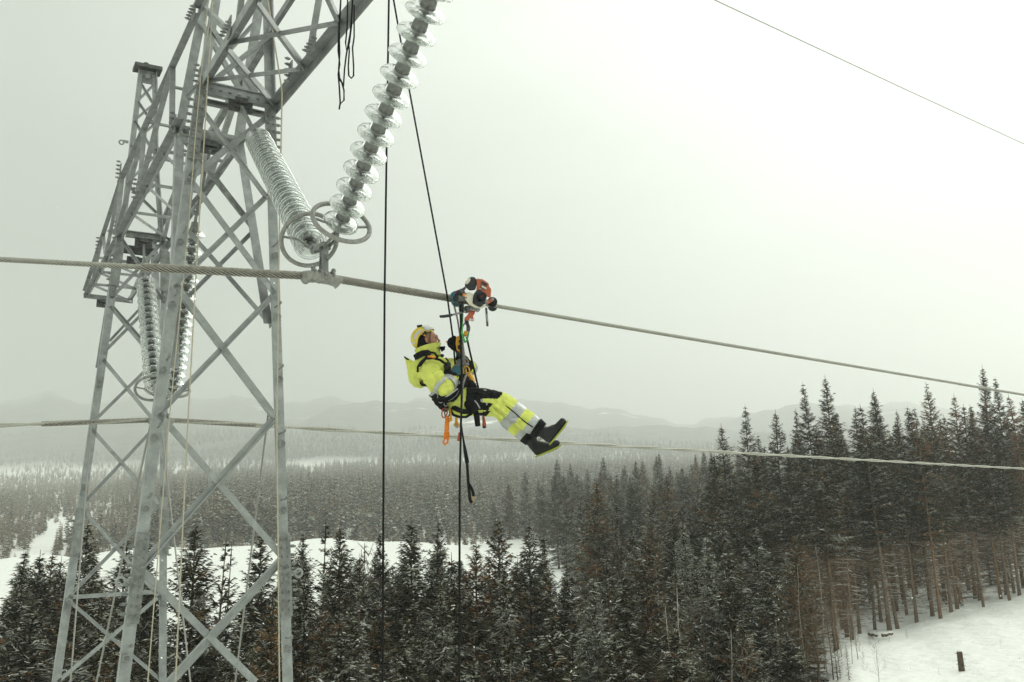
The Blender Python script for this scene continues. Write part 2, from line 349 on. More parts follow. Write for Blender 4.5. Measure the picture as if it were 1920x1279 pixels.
# crossarm chords between and beyond the columns
UA, UB = 2.2, 3.08
def chord(p0, p1, w_=.15, nrm=None, flip=1, m='steel'): member('chord', p0, p1, w_, .014, nrm, flip, m)
tipN, tipF = -2.35, 13.6
for u, fl in ((UA, 1), (UB, -1)):
    chord(USH(u, SB-.3, 6.02), USH(u, SC2, 6.04), .15, -ZV, fl); chord(USH(u, SC2, 6.04), USH(u, tipF, 6.12), .12, -ZV, fl)
    chord(USH(u, SA, 7.08), USH(u, SC2, 7.05), .12, DV*-fl, fl); chord(USH(u, SC2, 7.05), USH(u, tipF, 6.2), .10, -DV*fl, fl)
    chord(USH(u, SA, 7.08), USH(u, tipN, 6.85), .12, -DV*fl, fl)
nA0, nB0 = PS(385, 150, SA), PS(510, 195, SA)
nA1 = PS(477, 0, 1.6); nB1 = PS(670, 0, .75)
for p0, p1, fl in ((nA0, nA1, 1), (nB0, nB1, -1)):
    q = p0+(p1-p0)*((tipN-SA)/((NV@p1-C0)-SA)); chord(p0, q, .165, -ZV, fl)
tipA = nA0+(nA1-nA0)*((tipN-SA)/((NV@nA1-C0)-SA)); tipB = nB0+(nB1-nB0)*((tipN-SA)/((NV@nB1-C0)-SA))
def on(p0, p1, x, y):                            # point of a chord nearest to a pixel
    best = min(range(0, 401), key=lambda i: (lambda q: (q[0]-x)**2+(q[1]-y)**2)(proj(p0+(p1-p0)*i/400)))
    return p0+(p1-p0)*best/400
A_ = lambda x, y: on(nA0, tipA, x, y); B_ = lambda x, y: on(nB0, tipB, x, y)
for pa, pb, w_ in ((A_(424, 87), B_(511, 193), .1), (A_(397, 157), B_(558, 122), .07), (A_(479, 0), B_(568, 124), .1), (A_(430, 80), B_(632, 36), .075), (A_(560, -130), B_(636, 42), .1), (A_(500, -40), B_(720, -60), .07)):
    member('brace', pa, pb, w_, .012, -ZV)
member('brace', A_(428, 90)+ZV*.03+NV*.06, B_(516, 190)+ZV*.03+NV*.06, .06, .012, ZV)
tN = lambda u, s: USH(u, s, 7.08+(6.85-7.08)*(SA-s)/(SA-tipN))
for u, P in ((UA, lambda s: nA0+(tipA-nA0)*(SA-s)/(SA-tipN)), (UB, lambda s: nB0+(tipB-nB0)*(SA-s)/(SA-tipN))):
    member('brace', P(2.4), tN(u, 3.4), .08, .012, DV); member('brace', P(2.3), tN(u, 1.3), .08, .012, DV)
    member('brace', P(.3), tN(u, 1.2), .08, .012, DV); member('brace', P(.2), tN(u, -.9), .08, .012, DV); member('brace', P(-1.6), tN(u, -1.0), .07, .012, DV)
member('brace', tipA, tipB, .12, .014, -ZV, 1, 'steel_dull')
# gusset plates with bolts at the chord joints
for p, al in ((nA0, ZV), (B_(545, 130), ZV), (B_(600, 85), NV), (A_(432, 50), NV), (USH(UA, SA, 7.05), NV), (PS(338, 238, SB), ZV), (PS(228, 436, SC2), ZV), (PS(309, 450, SC2), ZV), (PS(194, 464, 11.5), ZV), (PS(266, 359, 7.2), ZV), (PS(234, 323, 9), ZV)):
    b = MB(); b.bar(p-ZV*.11-DV*.075, p+ZV*.14-DV*.075, .13, .014, DV); bolts(b, p-al*.12-DV*.08, al, -DV, n=5, sp=.075, r=.019, l=.07); part_at(b.build('gusset_plate', M['steel_dull']), tower)
# crossarm web between the columns and out to the far tip
for u, fl in ((UA, 1), (UB, -1)):
    T = lambda s: USH(u, s, 7.08 if s <= SC2 else 7.05+(6.2-7.05)*(s-SC2)/(tipF-SC2)); B2 = lambda s: USH(u, s, 6.03+.02*max(0, s-SC2))
    for p, q, w_ in ((T(5.0), B2(4.75), .1), (T(5.0), B2(7.15), .1), (T(7.1), B2(7.2), .09), (T(7.1), B2(9.35), .09), (T(9.2), B2(9.4), .10), (T(9.5), B2(10.6), .08), (T(11.3), B2(10.7), .08), (T(11.4), B2(12.4), .07), (T(13.2), B2(12.5), .07)):
        member('brace', p, q, w_, .012, -DV*fl, fl)
for s0, s1 in ((5.6, 6.9), (6.9, 8.2), (8.2, 9.3), (10.9, 11.7), (11.7, 12.6), (12.6, 13.5)):
    member('brace', USH(UA, s0, 6.04), USH(UB, s1, 6.04), .065, .01, -ZV); member('brace', USH(UA, s0, 6.06), USH(UB, s0-.05, 6.06), .065, .01, -ZV)
    member('brace', USH(UA, s0, 7.06 if s0 < 9 else 6.6), USH(UB, s0, 7.06 if s0 < 9 else 6.6), .06, .01, ZV)
member('brace', USH(UA-.05, tipF, 6.1), USH(UB+.05, tipF, 6.1), .13, .014, -ZV, 1, 'steel_dull')
# hangers for the strings
def hanger(x, y, s, w_=.08):
    p = PS(x, y, s); b = MB()
    for k in (-1, 1): b.bar(p+DV*k*w_-ZV*.02, p+DV*k*w_-ZV*.2, .012, .14, DV)
    b.tube([p-DV*(w_+.03)-ZV*.12, p+DV*(w_+.03)-ZV*.12], .03, 8); b.bar(p-ZV*.06-DV*w_, p-ZV*.06+DV*w_, .12, .07, ZV)
    part_at(b.build('hanger_bracket', M['steel_dark']), tower); return p-ZV*.12
h1 = hanger(452, 183, SA); h2 = hanger(395, 264, SB); h3 = hanger(270, 446, SC2); h4 = hanger(253, 480, SD, .07); h5 = hanger(194, 560, tipF, .06)
# ------------------------------------------------------------------ insulator strings
PROF = [(.052, -.006), (.075, .0), (.11, -.012), (.145, -.034), (.1585, -.052), (.160, -.062), (.156, -.066), (.149, -.058), (.143, -.048), (.136, -.052), (.131, -.074), (.125, -.074), (.120, -.05), (.109, -.046), (.104, -.082), (.098, -.082), (.092, -.046), (.081, -.043), (.075, -.072), (.069, -.072), (.06, -.042), (.02, -.04), (.02, -.03)]
CAPP = [(.0, .118), (.036, .118), (.05, .108), (.054, .07), (.06, .03), (.062, .0), (.056, -.012), (.0, -.012)]
def mesh_of(mb, name, m, smooth=True):
    o = mb.build(name, m, smooth=smooth); me = o.data; bpy.data.objects.remove(o); return me
_b = MB(); _b.lathe((0, 0, 0), (0, 0, 1), PROF+[PROF[0]], 40); ME_DISC = mesh_of(_b, 'glass_disc', M['glass'])
_b = MB(); _b.lathe((0, 0, 0), (0, 0, 1), CAPP, 20); _b.lathe((0, 0, 0), (0, 0, 1), [(0, -.02), (.013, -.02), (.013, -.085), (0, -.085)], 10); ME_CAP = mesh_of(_b, 'metal_cap', M['cap'])
def istring(label, top, bot, n, hang, spacing=None, sc=1.0):
    """n discs from top to bot (bot = last disc), link from hang to the first cap"""
    top, bot = np.asarray(top), np.asarray(bot); ax = (top-bot)/np.linalg.norm(top-bot); root = empty('insulator_string', label, 'insulator string', 'glass insulator strings on the tower', loc=tuple(top))
    rot = Vector(ax).to_track_quat('Z', 'Y').to_matrix().to_4x4()
    for i in range(n):
        p = top+(bot-top)*i/(n-1)
        d = bpy.data.objects.new('glass_disc', ME_DISC); C.objects.link(d); d.parent = root
        d.matrix_world = Matrix.Translation(Vector(p-top))@rot@Matrix.Scale(sc, 4)
        c = bpy.data.objects.new('metal_cap', ME_CAP); C.objects.link(c); c.parent = d
    b = MB()
    if hang is not None:
        b.bar(hang, top+ax*.28, .05, .035, DV); b.tube([top+ax*.30, top+ax*.09], .022, 8); b.bar(top+ax*.22, top+ax*.36, .035, .09, DV)
    if b.v: part_at(b.build('link', M['steel_dull']), root)
    b = MB(); b.tube([bot-ax*.05, bot-ax*.20], .018, 8); b.ring(bot-ax*.20, DV, .035, .018, 16, 6)
    part_at(b.build('socket_eye', M['steel_dull']), root)
    return root, ax
# near phase
topF, botF = PS(484, 262, SA-.42), PS(580, 452, .42)
strA, axA = istring('long glass insulator string sloping from the near column down to the nearest cable', topF, botF, 20, h1)
botN = PS(643, 408, -.22); vN = ray(715, 225)/np.linalg.norm(ray(715, 225))
topN8 = min((PS(802, 11, -.9-.02*i) for i in range(90)), key=lambda q: abs(vN@((q-botN)/np.linalg.norm(q-botN))+.46))
dirN = (topN8-botN)/np.linalg.norm(topN8-botN)
sN = np.linalg.norm(topN8-botN)/11.0
strB, axB = istring('upper right glass insulator string leaning out of the top of the picture', botN+dirN*sN*16, botN, 17, botN+dirN*(sN*16+.9))
def cring(root, c, ax, R, hub):
    b = MB(); b.ring(c, ax, R, .021, 48, 10)
    e = np.cross(ax, ZV); e /= np.linalg.norm(e)
    for sgn in (-1, 1): b.tube([c+e*sgn*R, c+e*sgn*R*.5-ax*.03, hub], .012, 8)
    return part_at(b.build('corona_ring', M['ring'], smooth=True), root)
cA = PS(580, 450, .40); cring(strA, cA, axA, .255, botF-axA*.17)
cB = PS(640, 417, -.2); cring(strB, cB, axB, .258, botN-axB*.17)
# middle phase
hub7 = PS(303, 758, 7.0)
strC, axC = istring('glass insulator string hanging from the far column beside the left tower leg', PS(273, 528, 9.05), PS(290, 722, 7.45), 17, h3)
strD, axD = istring('glass insulator string seen behind the near column leg, hanging from its rear beam', PS(364, 432, 5.15), PS(324, 728, 6.6), 19, h2)
cring(strC, PS(286, 728, 7.4), axC, .25, PS(293, 745, 7.3)); cring(strD, PS(322, 730, 6.6), axD, .25, PS(314, 745, 6.7))
# ------------------------------------------------------------------ conductors
dR = ray(3183, 955); dR = dR/np.linalg.norm(dR); dL = -ray(4352, 718); dL = dL/np.linalg.norm(dL); dL2 = -ray(4352, 640); dL2 = dL2/np.linalg.norm(dL2)
def cable_path(p, dl, dr, back, fwd, sag=.00022):
    pts = []
    t = back
    while t > 0.3: pts.append(p+dl*t+ZV*sag*t*t); t *= .86
    pts += [p+dl*.25, p, p+dr*.25]; t = .35
    while t < fwd: pts.append(p+dr*t+ZV*sag*t*t*.25); t *= 1.15
    return pts
def resample(pts, step, smax=None):
    out = [pts[0]]; acc = 0
    for a, b_ in zip(pts, pts[1:]):
        l = np.linalg.norm(b_-a); n = max(1, int(l/step)); out += [a+(b_-a)*(i+1)/n for i in range(n)]
    return out
def stranded(b, pts, r, k, pitch, depth=.16, mi=0, seg=4):
    """a wire rope: k round strands as a twisted lobed section"""
    prof = []
    for j in range(k*seg):
        th = 2*math.pi*j/(k*seg); ph = (j % seg)/seg
        rr = r*(1-depth+depth*math.sin(math.pi*ph)); prof.append((rr*math.cos(th), rr*math.sin(th)))
    d = [0]
    for a, c in zip(pts, pts[1:]): d.append(d[-1]+np.linalg.norm(c-a))
    f0 = len(b.f); b.sweep(pts, prof, mi=mi, twist=[2*math.pi*x/pitch for x in d])
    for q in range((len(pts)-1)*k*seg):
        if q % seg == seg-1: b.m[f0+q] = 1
PC = PS(605, 519, 0)
def sub(pts, p, rad): return [q for q in pts if np.linalg.norm(q-p) < rad]
cond = empty('conductor_cable', 'nearest thick stranded cable the worker hangs from, running across the picture', 'power line', 'power line cables', loc=tuple(PC))
full = cable_path(PC, dL, dR, 14, 320)
b = MB(); stranded(b, resample(full, .06 if True else 1)[:] if False else resample([q for q in full if np.linalg.norm(q-PC) < 12], .018), .0215, 6, .19, .4)
stranded(b, [q for q in full if np.linalg.norm(q-PC) >= 11.0 and (q-PC)@dR > 0], .021, 8, 1e9, .2)
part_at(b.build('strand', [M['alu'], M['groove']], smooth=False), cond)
b = MB(); arm = resample([q for q in cable_path(PC, dL, dR, 2.1, 2.2)], .012)
arm = [q for q in arm if (q-PC)@dR > -1.47 and (q-PC)@dR < 1.75]
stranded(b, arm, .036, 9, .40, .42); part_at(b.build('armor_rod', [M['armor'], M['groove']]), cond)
PM = PS(302, 787, 7.0)
cond2 = empty('conductor_cable', 'farther thin twisted cable crossing behind the tower and below the worker', 'power line', 'power line cables', loc=tuple(PM))
full2 = cable_path(PM, dL2, dR, 16, 320); pts2 = resample([q for q in full2 if np.linalg.norm(q-PM) < 60], .2)
b = MB(); dist = [0]
for a_, c_ in zip(pts2, pts2[1:]): dist.append(dist[-1]+np.linalg.norm(c_-a_))
for k in range(2):
    b.sweep([q+ (np.cross(dR, ZV)*math.cos(2*math.pi*t/2.6+k*math.pi)+ZV*math.sin(2*math.pi*t/2.6+k*math.pi))*.019 for q, t in zip(pts2, dist)], [(.019*math.cos(i*math.pi/4), .019*math.sin(i*math.pi/4)) for i in range(8)])
b.tube([q for q in full2 if np.linalg.norm(q-PM) >= 58 and (q-PM)@dR > 0], .036, 8)
part_at(b.build('strand', M['alu'], smooth=True), cond2)
b = MB(); arm = [q for q in resample(cable_path(PM, dL2, dR, 2.2, 2.2), .02) if -1.55 < (q-PM)@dR < 1.5]
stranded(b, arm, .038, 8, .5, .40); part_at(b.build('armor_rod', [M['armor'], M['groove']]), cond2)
# shield wire, top right: lies in the plane of the peaks
nR = np.cross(dR, ZV); nR /= np.linalg.norm(nR); kR = nR@USH(2.66, 4.1, 10.6)
pw = lambda x, y: ray(x, y)*(kR/(nR@ray(x, y)))
a_, c_ = pw(1340, 0), pw(1920, 270); sd = (c_-a_)
b = MB(); b.tube([USH(2.66, 4.1, 10.4), a_-sd*.25, a_, a_+sd*.5-ZV*.02, c_, c_+sd*2+ZV*.3, c_+sd*8+ZV*1.5], .0125, 6)
tag(b.build('shield_wire', M['wire'], loc=USH(2.66, 4.1, 10.4), smooth=True), 'thin earth wire high in the empty sky at the upper right corner', 'earth wire')
# clamps that hold the cables under the strings
def clamp(label, P, hub, a1, a2, sc=1.0):
    root = empty('suspension_clamp', label, 'clamp', 'suspension clamps', loc=tuple(P)); al = dR
    up = hub-P; up = up/np.linalg.norm(up)
    b = MB()                                       # boat shaped cradle with flared ends
    path = [P+al*t-up*.012 for t in (-.17, -.14, -.08, 0, .08, .14, .17)]
    b.sweep([p-up*q for p, q in zip(path, (.03, .012, 0, 0, 0, .012, .03))], [(.06*math.cos(i*math.pi/6), .052*math.sin(i*math.pi/6)) for i in range(12)], up=up, scale=[1.12, 1.0, .95, .95, .95, 1.0, 1.12])
    for t in (-.09, -.03, .09): b.ring(P+al*t, al, .055, .012, 20, 8)
    for t in (-.1, .1): b.tube([P+al*t+up*.04, P+al*t+up*.1], .012, 6); b.tube([P+al*t+up*.07, P+al*t+up*.09], .022, 6)
    part_at(b.build('cradle', M['rust'] if False else M['ring'], smooth=False), root)
    b = MB(); s = np.cross(al, up); s /= np.linalg.norm(s)
    for k in (-1, 1): b.bar(P+s*k*.05-up*.02, hub-up*.02+s*k*.05-al*.02*k, .055, .016, s)
    b.tube([P-s*.085, P+s*.085], .022, 8); b.tube([hub-s*.08-up*.06, hub+s*.08-up*.06], .02, 8)
    part_at(b.build('hanger_strap', M['steel_dull']), root)
    b = MB()                                       # yoke plate between the two strings
    md = hub*.45+(a1+a2)*.275
    poly = [hub-up*.15-al*.035, hub-up*.15+al*.035, md+(a2-md)*.35-up*.03, md+(a2-md)*.35+up*.035, md+(a1-md)*.35+up*.035, md+(a1-md)*.35-up*.03]
    th = np.cross(poly[2]-poly[0], poly[4]-poly[0]); th = th/np.linalg.norm(th)*.010
    b.add([p-th for p in poly]+[p+th for p in poly], [tuple(range(5, -1, -1)), tuple(range(6, 12))]+[(i, (i+1) % 6, 6+(i+1) % 6, 6+i) for i in range(6)])
    for q in (a1, a2):
        for k in (-1, 1): b.bar(md+(q-md)*.12+th*1.9*k, q+th*1.9*k, .045, .011, th)
        b.tube([q-th*4, q+th*4], .022, 8); b.tube([md+(q-md)*.2-th*4, md+(q-md)*.2+th*4], .018, 8)
    part_at(b.build('yoke_plate', M['steel_dull']), root)
    return root
clamp('suspension clamp where the two bright glass strings meet the nearest cable', PC, PS(609, 480, .05), botF-axA*.22, botN-axB*.22)
clamp('small suspension clamp holding the farther cable behind the tower leg', PM, PS(303, 762, 7.0), PS(294, 742, 7.3), PS(316, 742, 6.75))
# ------------------------------------------------------------------ guy wires and ropes
def wavy(pts, amp=0.0, seed=1):
    rnd = random.Random(seed); out = []
    pts = [np.asarray(p) for p in pts]
    for a, c in zip(pts, pts[1:]):
        n = max(2, int(np.linalg.norm(c-a)/.12))
        for i in range(n): out.append(a+(c-a)*i/n+(np.array([rnd.uniform(-1, 1), rnd.uniform(-1, 1), 0])*amp if 0 < i else 0))
    out.append(pts[-1]); return out
def rope(name, pts, r, m, label, cat, group=None, seg=6, amp=0):
    b = MB(); b.tube(wavy(pts, amp) if amp else [np.asarray(p) for p in pts], r, seg); return tag(b.build(name, M[m], loc=pts[0], smooth=True), label, cat, group)
def past(p0, p1, k): return p0+(p1-p0)*k
for (x0, y0, s0, x1, y1, s1, lab) in ((284, 788, 3.7, 181, 1279, 6.6, 'thin guy wire slanting left behind the near left tower leg'), (302, 795, 9.2, 357, 1279, 7.0, 'thin guy wire slanting right, crossing the middle of the lattice'),
        (503, 775, 3.7, 441, 1279, 6.2, 'thin guy wire slanting left just inside the right tower leg'), (171, 800, 9.3, 132, 1279, 8.0, 'thin guy wire beside the leftmost tower leg')):
    p0, p1 = PS(x0, y0, s0), PS(x1, y1, s1); rope('guy_wire', [p0, p1, ext(p0, p1, -11)], .012, 'wire', lab, 'guy wire', 'guy wires inside the tower')
GB = lambda p, q: ext(p, q, -12)
r1 = [PS(393, -30, SA-.32), PS(366, 260, SA-.32), PS(354, 420, SA-.3), PS(316, 800, SA-.3), PS(277, 1279, SA-.3)]
rope('pull_rope', r1+[GB(r1[-2], r1[-1])], .0065, 'cream', 'left one of the two cream ropes running down the near tower leg', 'rope', 'cream pull ropes on the tower')
r1 = [PS(401, -30, SA-.35), PS(383, 260, SA-.35), PS(373, 420, SA-.35), PS(351, 815, SA-.35), PS(329, 1279, SA-.35)]
rope('pull_rope', r1+[GB(r1[-2], r1[-1])], .0082, 'cream', 'right one of the two cream ropes, crossing the lattice to the bottom edge', 'rope', 'cream pull ropes on the tower')
r1 = [PS(499, -20, 2.4), PS(529, 172, 2.2), PS(524, 420, 2.4), PS(519, 800, 2.6), PS(524, 1279, 2.9)]
rope('pull_rope', r1+[GB(r1[-2], r1[-1])], .009, 'cream', 'cream rope hanging along the right hand tower leg', 'rope', 'cream pull ropes on the tower')
r1 = [PY(730, -60, 8.0), PY(726, 200, 8.05), PY(721, 560, 8.1), PY(717, 1279, 8.15)]
rope('climbing_rope', r1+[past(r1[-2], r1[-1], 3.0)], .0105, 'black', 'long black rope hanging straight down between tower and worker', 'rope', 'black climbing ropes')
rope('climbing_rope', [PY(727, -60, 8.1), PY(738, 0, 8.2), PY(768, 172, 8.5), PY(838, 552, 8.75), PY(849, 632, 8.95), PY(854, 690, 8.93), PY(853, 700, 8.93)], .0095, 'black', 'slanting black rope from the top down to the yellow descender', 'rope', 'black climbing ropes')
r1 = [PY(864, 572, 8.9), PY(864, 640, 8.86), PY(866, 700, 8.74), PY(865, 770, 8.68), PY(862, 900, 8.72), PY(861, 1279, 8.8)]
rope('climbing_rope', r1+[past(r1[-2], r1[-1], 2.2)], .0105, 'black', 'black rope hanging below the worker to the forest', 'rope', 'black climbing ropes')
rope('climbing_rope', [PY(875, 632, 9.0), PY(880, 655, 9.0), PY(897, 728, 9.1)], .0105, 'black', 'short slanting black rope running down to the worker\'s knees', 'rope', 'black climbing ropes')
# bundle of cord hanging from the cantilever
cordp = lambda L_: [PY(x, y, 8.6) for x, y in L_]
b = MB()
for L_ in ([(640, -20), (635, 60), (634, 95), (637, 120), (634, 140), (636, 160), (638, 195), (645, 188), (645, 170), (641, 155), (636, 145)], [(640, -20), (636, 60), (637, 100), (635, 130), (637, 150), (644, 162), (646, 130), (649, 105), (657, 60), (662, -10)],
           [(652, -10), (651, 50), (648, 80), (650, 100), (655, 80), (659, 50), (661, -10)], [(664, 10), (664, 70), (661, 90), (663, 125), (663, 142), (659, 147), (654, 142), (653, 125), (655, 95), (654, 85)], [(638, 195), (636, 205), (638, 192)]):
    b.tube(cordp(L_), .0085, 6)
tag(b.build('cord_bundle', M['black'], smooth=True, loc=PY(645, 0, 8.6)), 'tangled loops of black cord hanging from the steel crossarm', 'cord')
# ------------------------------------------------------------------ ground
def sm(a, b, x): t = max(0., min(1., (x-a)/(b-a))); return t*t*(3-2*t)
def lerp(xs, ys, x):
    if x <= xs[0]: return ys[0]
    for i in range(1, len(xs)):
        if x <= xs[i]: return ys[i-1]+(ys[i]-ys[i-1])*(x-xs[i-1])/(xs[i]-xs[i-1])
    return ys[-1]
_HL = [(-200, 760), (0, 752), (90, 738), (130, 742), (170, 753), (230, 745), (330, 742), (430, 745), (530, 752), (620, 748), (720, 753), (800, 748), (930, 755), (1020, 751), (1090, 757), (1180, 775), (1300, 792), (1400, 780), (1500, 770), (1600, 757), (1700, 755), (1800, 770), (1920, 790), (2200, 780)]
_HP = [PY(x, y, 1.0) for x, y in _HL]; _HX = [p[0] for p in _HP]; _HZ = [p[2] for p in _HP]
def hills(a): return lerp(_HX, _HZ, a)+.0022*math.sin(a*61+.7)+.0014*math.sin(a*127+1)+.0007*math.sin(a*290)
def terr(X, Y, fine=True):
    r = math.hypot(X, Y); az = math.atan2(X, Y); az = max(-.95, min(.95, az)); a = math.tan(az)
    Y = r*math.cos(az)
    bank = lerp((-.6, -.5, -.44, -.36, -.1, .06), (7.0, 7.2, 7.6, 9.0, 8.8, 8.4), a)
    hl = hills(a)
    left = lerp((0, 25, 55, 110, 190, 204, 212, 240, 1000, 1250, 3400, 4100), (-12.5, -12, -10.5, -5, bank-2.5, bank, bank-2.0, bank-1.5, bank-1+100, 146, 3400*hl, 3000*hl), Y)
    right = lerp((0, 20, 36, 66, 80, 110, 200, 260, 500, 1250, 3400, 4100), (-6, -5, -4.2, -3.5+(a-.4)*8, -2.5+(a-.4)*9, 0+(a-.4)*10, 6, 5, 40, 146, 3400*hl, 3000*hl), Y)
    k = sm(.17, .335, a)
    z = left+(right-left)*k
    if fine:
        if k > .3 and 25 < Y < 90: z += .16*math.sin(X*.62+Y*.21+.4)*math.sin(Y*.47-X*.18)+.07*math.sin(X*1.7+Y*.6)*math.sin(Y*1.3-X*.5)
        z += .10*math.sin(X*.35+1.7)*math.sin(Y*.29)+.05*math.sin(X*.9)*math.sin(Y*1.1+.6)*sm(300, 20, r)
        z += (.35*math.sin(X*.12)+.25*math.sin(X*.31+2))*sm(185, 200, Y)*sm(260, 215, Y)*(1-k)
        if Y > 1300: z += (math.sin(X*.006)*math.sin(Y*.004+1)*34+math.sin(X*.017+2)*12)*sm(1300, 2200, Y)*(1-sm(2500, 3350, Y))
    return z
rings = [0.0]+[1.5*1.045**i for i in range(180)]
rings = [r for r in rings if r < 3950]+[3950]
azs = [-math.pi+i*(math.pi-.75)/24 for i in range(24)]+[-.75+1.5*i/420 for i in range(421)]+[.75+(i+1)*(math.pi-.75)/24 for i in range(23)]
vs, fs = [], []; na = len(azs)
for r in rings:
    for az in azs:
        x, y = r*math.sin(az), r*math.cos(az); vs.append((x, y, terr(x, y)))
for i in range(len(rings)-1):
    for j in range(na):
        q = (j+1) % na; fs.append((i*na+j, i*na+q, (i+1)*na+q, (i+1)*na+j))
gm = bpy.data.materials.new('snow_ground'); gm.use_nodes = True; t = gm.node_tree; b_ = t.nodes['Principled BSDF']; b_.inputs['Roughness'].default_value = .7
geo = t.nodes.new('ShaderNodeNewGeometry'); sp_ = t.nodes.new('ShaderNodeSeparateXYZ'); t.links.new(geo.outputs['Position'], sp_.inputs[0])
n1 = t.nodes.new('ShaderNodeTexNoise'); n1.inputs['Scale'].default_value = .35; n1.inputs['Detail'].default_value = 8; t.links.new(geo.outputs['Position'], n1.inputs['Vector'])
r1_ = t.nodes.new('ShaderNodeValToRGB'); t.links.new(n1.outputs[0], r1_.inputs[0])
r1_.color_ramp.elements[0].color = (.77, .785, .75, 1); r1_.color_ramp.elements[1].color = (.84, .85, .82, 1)
# forested slopes with snowy clearings far out in the valley and on the hills
n2 = t.nodes.new('ShaderNodeTexNoise'); n2.inputs['Scale'].default_value = .0062; n2.inputs['Detail'].default_value = 5; n2.inputs['Roughness'].default_value = .62
mp2 = t.nodes.new('ShaderNodeMapping'); mp2.inputs['Scale'].default_value = (.8, 1, 2.6); t.links.new(geo.outputs['Position'], mp2.inputs[0]); t.links.new(mp2.outputs[0], n2.inputs['Vector'])
r2_ = t.nodes.new('ShaderNodeValToRGB'); t.links.new(n2.outputs[0], r2_.inputs[0]); r2_.color_ramp.elements[0].position = .635; r2_.color_ramp.elements[1].position = .70
r2_.color_ramp.elements[0].color = (.055, .06, .05, 1); r2_.color_ramp.elements[1].color = (.72, .74, .71, 1)
n3 = t.nodes.new('ShaderNodeTexNoise'); n3.inputs['Scale'].default_value = .03; n3.inputs['Detail'].default_value = 6; t.links.new(geo.outputs['Position'], n3.inputs['Vector'])
mr3 = t.nodes.new('ShaderNodeMapRange'); mr3.inputs['From Min'].default_value = .3; mr3.inputs['From Max'].default_value = .7; mr3.inputs['To Min'].default_value = .25; mr3.inputs['To Max'].default_value = 2.3; t.links.new(n3.outputs[0], mr3.inputs['Value'])
sc3 = t.nodes.new('ShaderNodeVectorMath'); sc3.operation = 'SCALE'; t.links.new(r2_.outputs[0], sc3.inputs[0]); t.links.new(mr3.outputs[0], sc3.inputs['Scale'])
dm = t.nodes.new('ShaderNodeMapRange'); dm.inputs['From Min'].default_value = 1300; dm.inputs['From Max'].default_value = 1420; t.links.new(sp_.outputs['Y'], dm.inputs['Value'])
mxg = t.nodes.new('ShaderNodeMix'); mxg.data_type = 'RGBA'; t.links.new(dm.outputs[0], mxg.inputs['Factor']); t.links.new(r1_.outputs[0], mxg.inputs[6]); t.links.new(sc3.outputs[0], mxg.inputs[7])
t.links.new(mxg.outputs[2], b_.inputs['Base Color'])
bn = t.nodes.new('ShaderNodeTexNoise'); bn.inputs['Scale'].default_value = 1.3; bn.inputs['Detail'].default_value = 8; t.links.new(geo.outputs['Position'], bn.inputs['Vector'])
bp_ = t.nodes.new('ShaderNodeBump'); bp_.inputs['Strength'].default_value = .8; bp_.inputs['Distance'].default_value = .4; t.links.new(bn.outputs[0], bp_.inputs['Height']); t.links.new(bp_.outputs[0], b_.inputs['Normal'])
me = bpy.data.meshes.new('snowy_ground'); me.from_pydata(vs, [], fs); me.polygons.foreach_set('use_smooth', [True]*len(fs)); me.materials.append(gm)
go = bpy.data.objects.new('snowy_ground', me); C.objects.link(go); tag(go, kind='structure')
# ------------------------------------------------------------------ trees
TM = dict(
 needle=mat('spruce_needles', (.050, .046, .026), .9, spec=.08, var=.45, scale=1.3, objvar=.3),
 frost=mat('frosted_needles', (.36, .36, .305), .9, spec=.1, var=.35, scale=3),
 snow=mat('snow_on_branches', (.70, .72, .68), .8),
 brown=mat('brown_cones_and_dead_needles', (.20, .115, .055), .9, spec=.08, var=.4, scale=2, objvar=.3),
 bark=mat('spruce_bark', (.12, .088, .06), .9, spec=.1, var=.5, scale=7, objvar=.25),
 pine=mat('orange_pine_bark', (.22, .13, .07), .85, var=.45, scale=4),
 twig=mat('dead_twigs', (.16, .105, .064), .9, spec=.1, var=.35, scale=6, objvar=.2),
 stem=mat('pale_brown_bark', (.175, .125, .085), .9, var=.45, scale=6),
 tan=mat('leafless_tan_birches', (.165, .128, .078), .9, var=.4, scale=2),
 birch=mat('pale_birch_bark', (.36, .32, .26), .85, var=.4, scale=12))
def tri_strip(V, F, MI, p0, p1, wv, mi, taper=.15):
    b = len(V); V.extend([p0-wv, p0+wv, p1+wv*taper, p1-wv*taper]); F.append((b, b+1, b+2, b+3)); MI.append(mi)
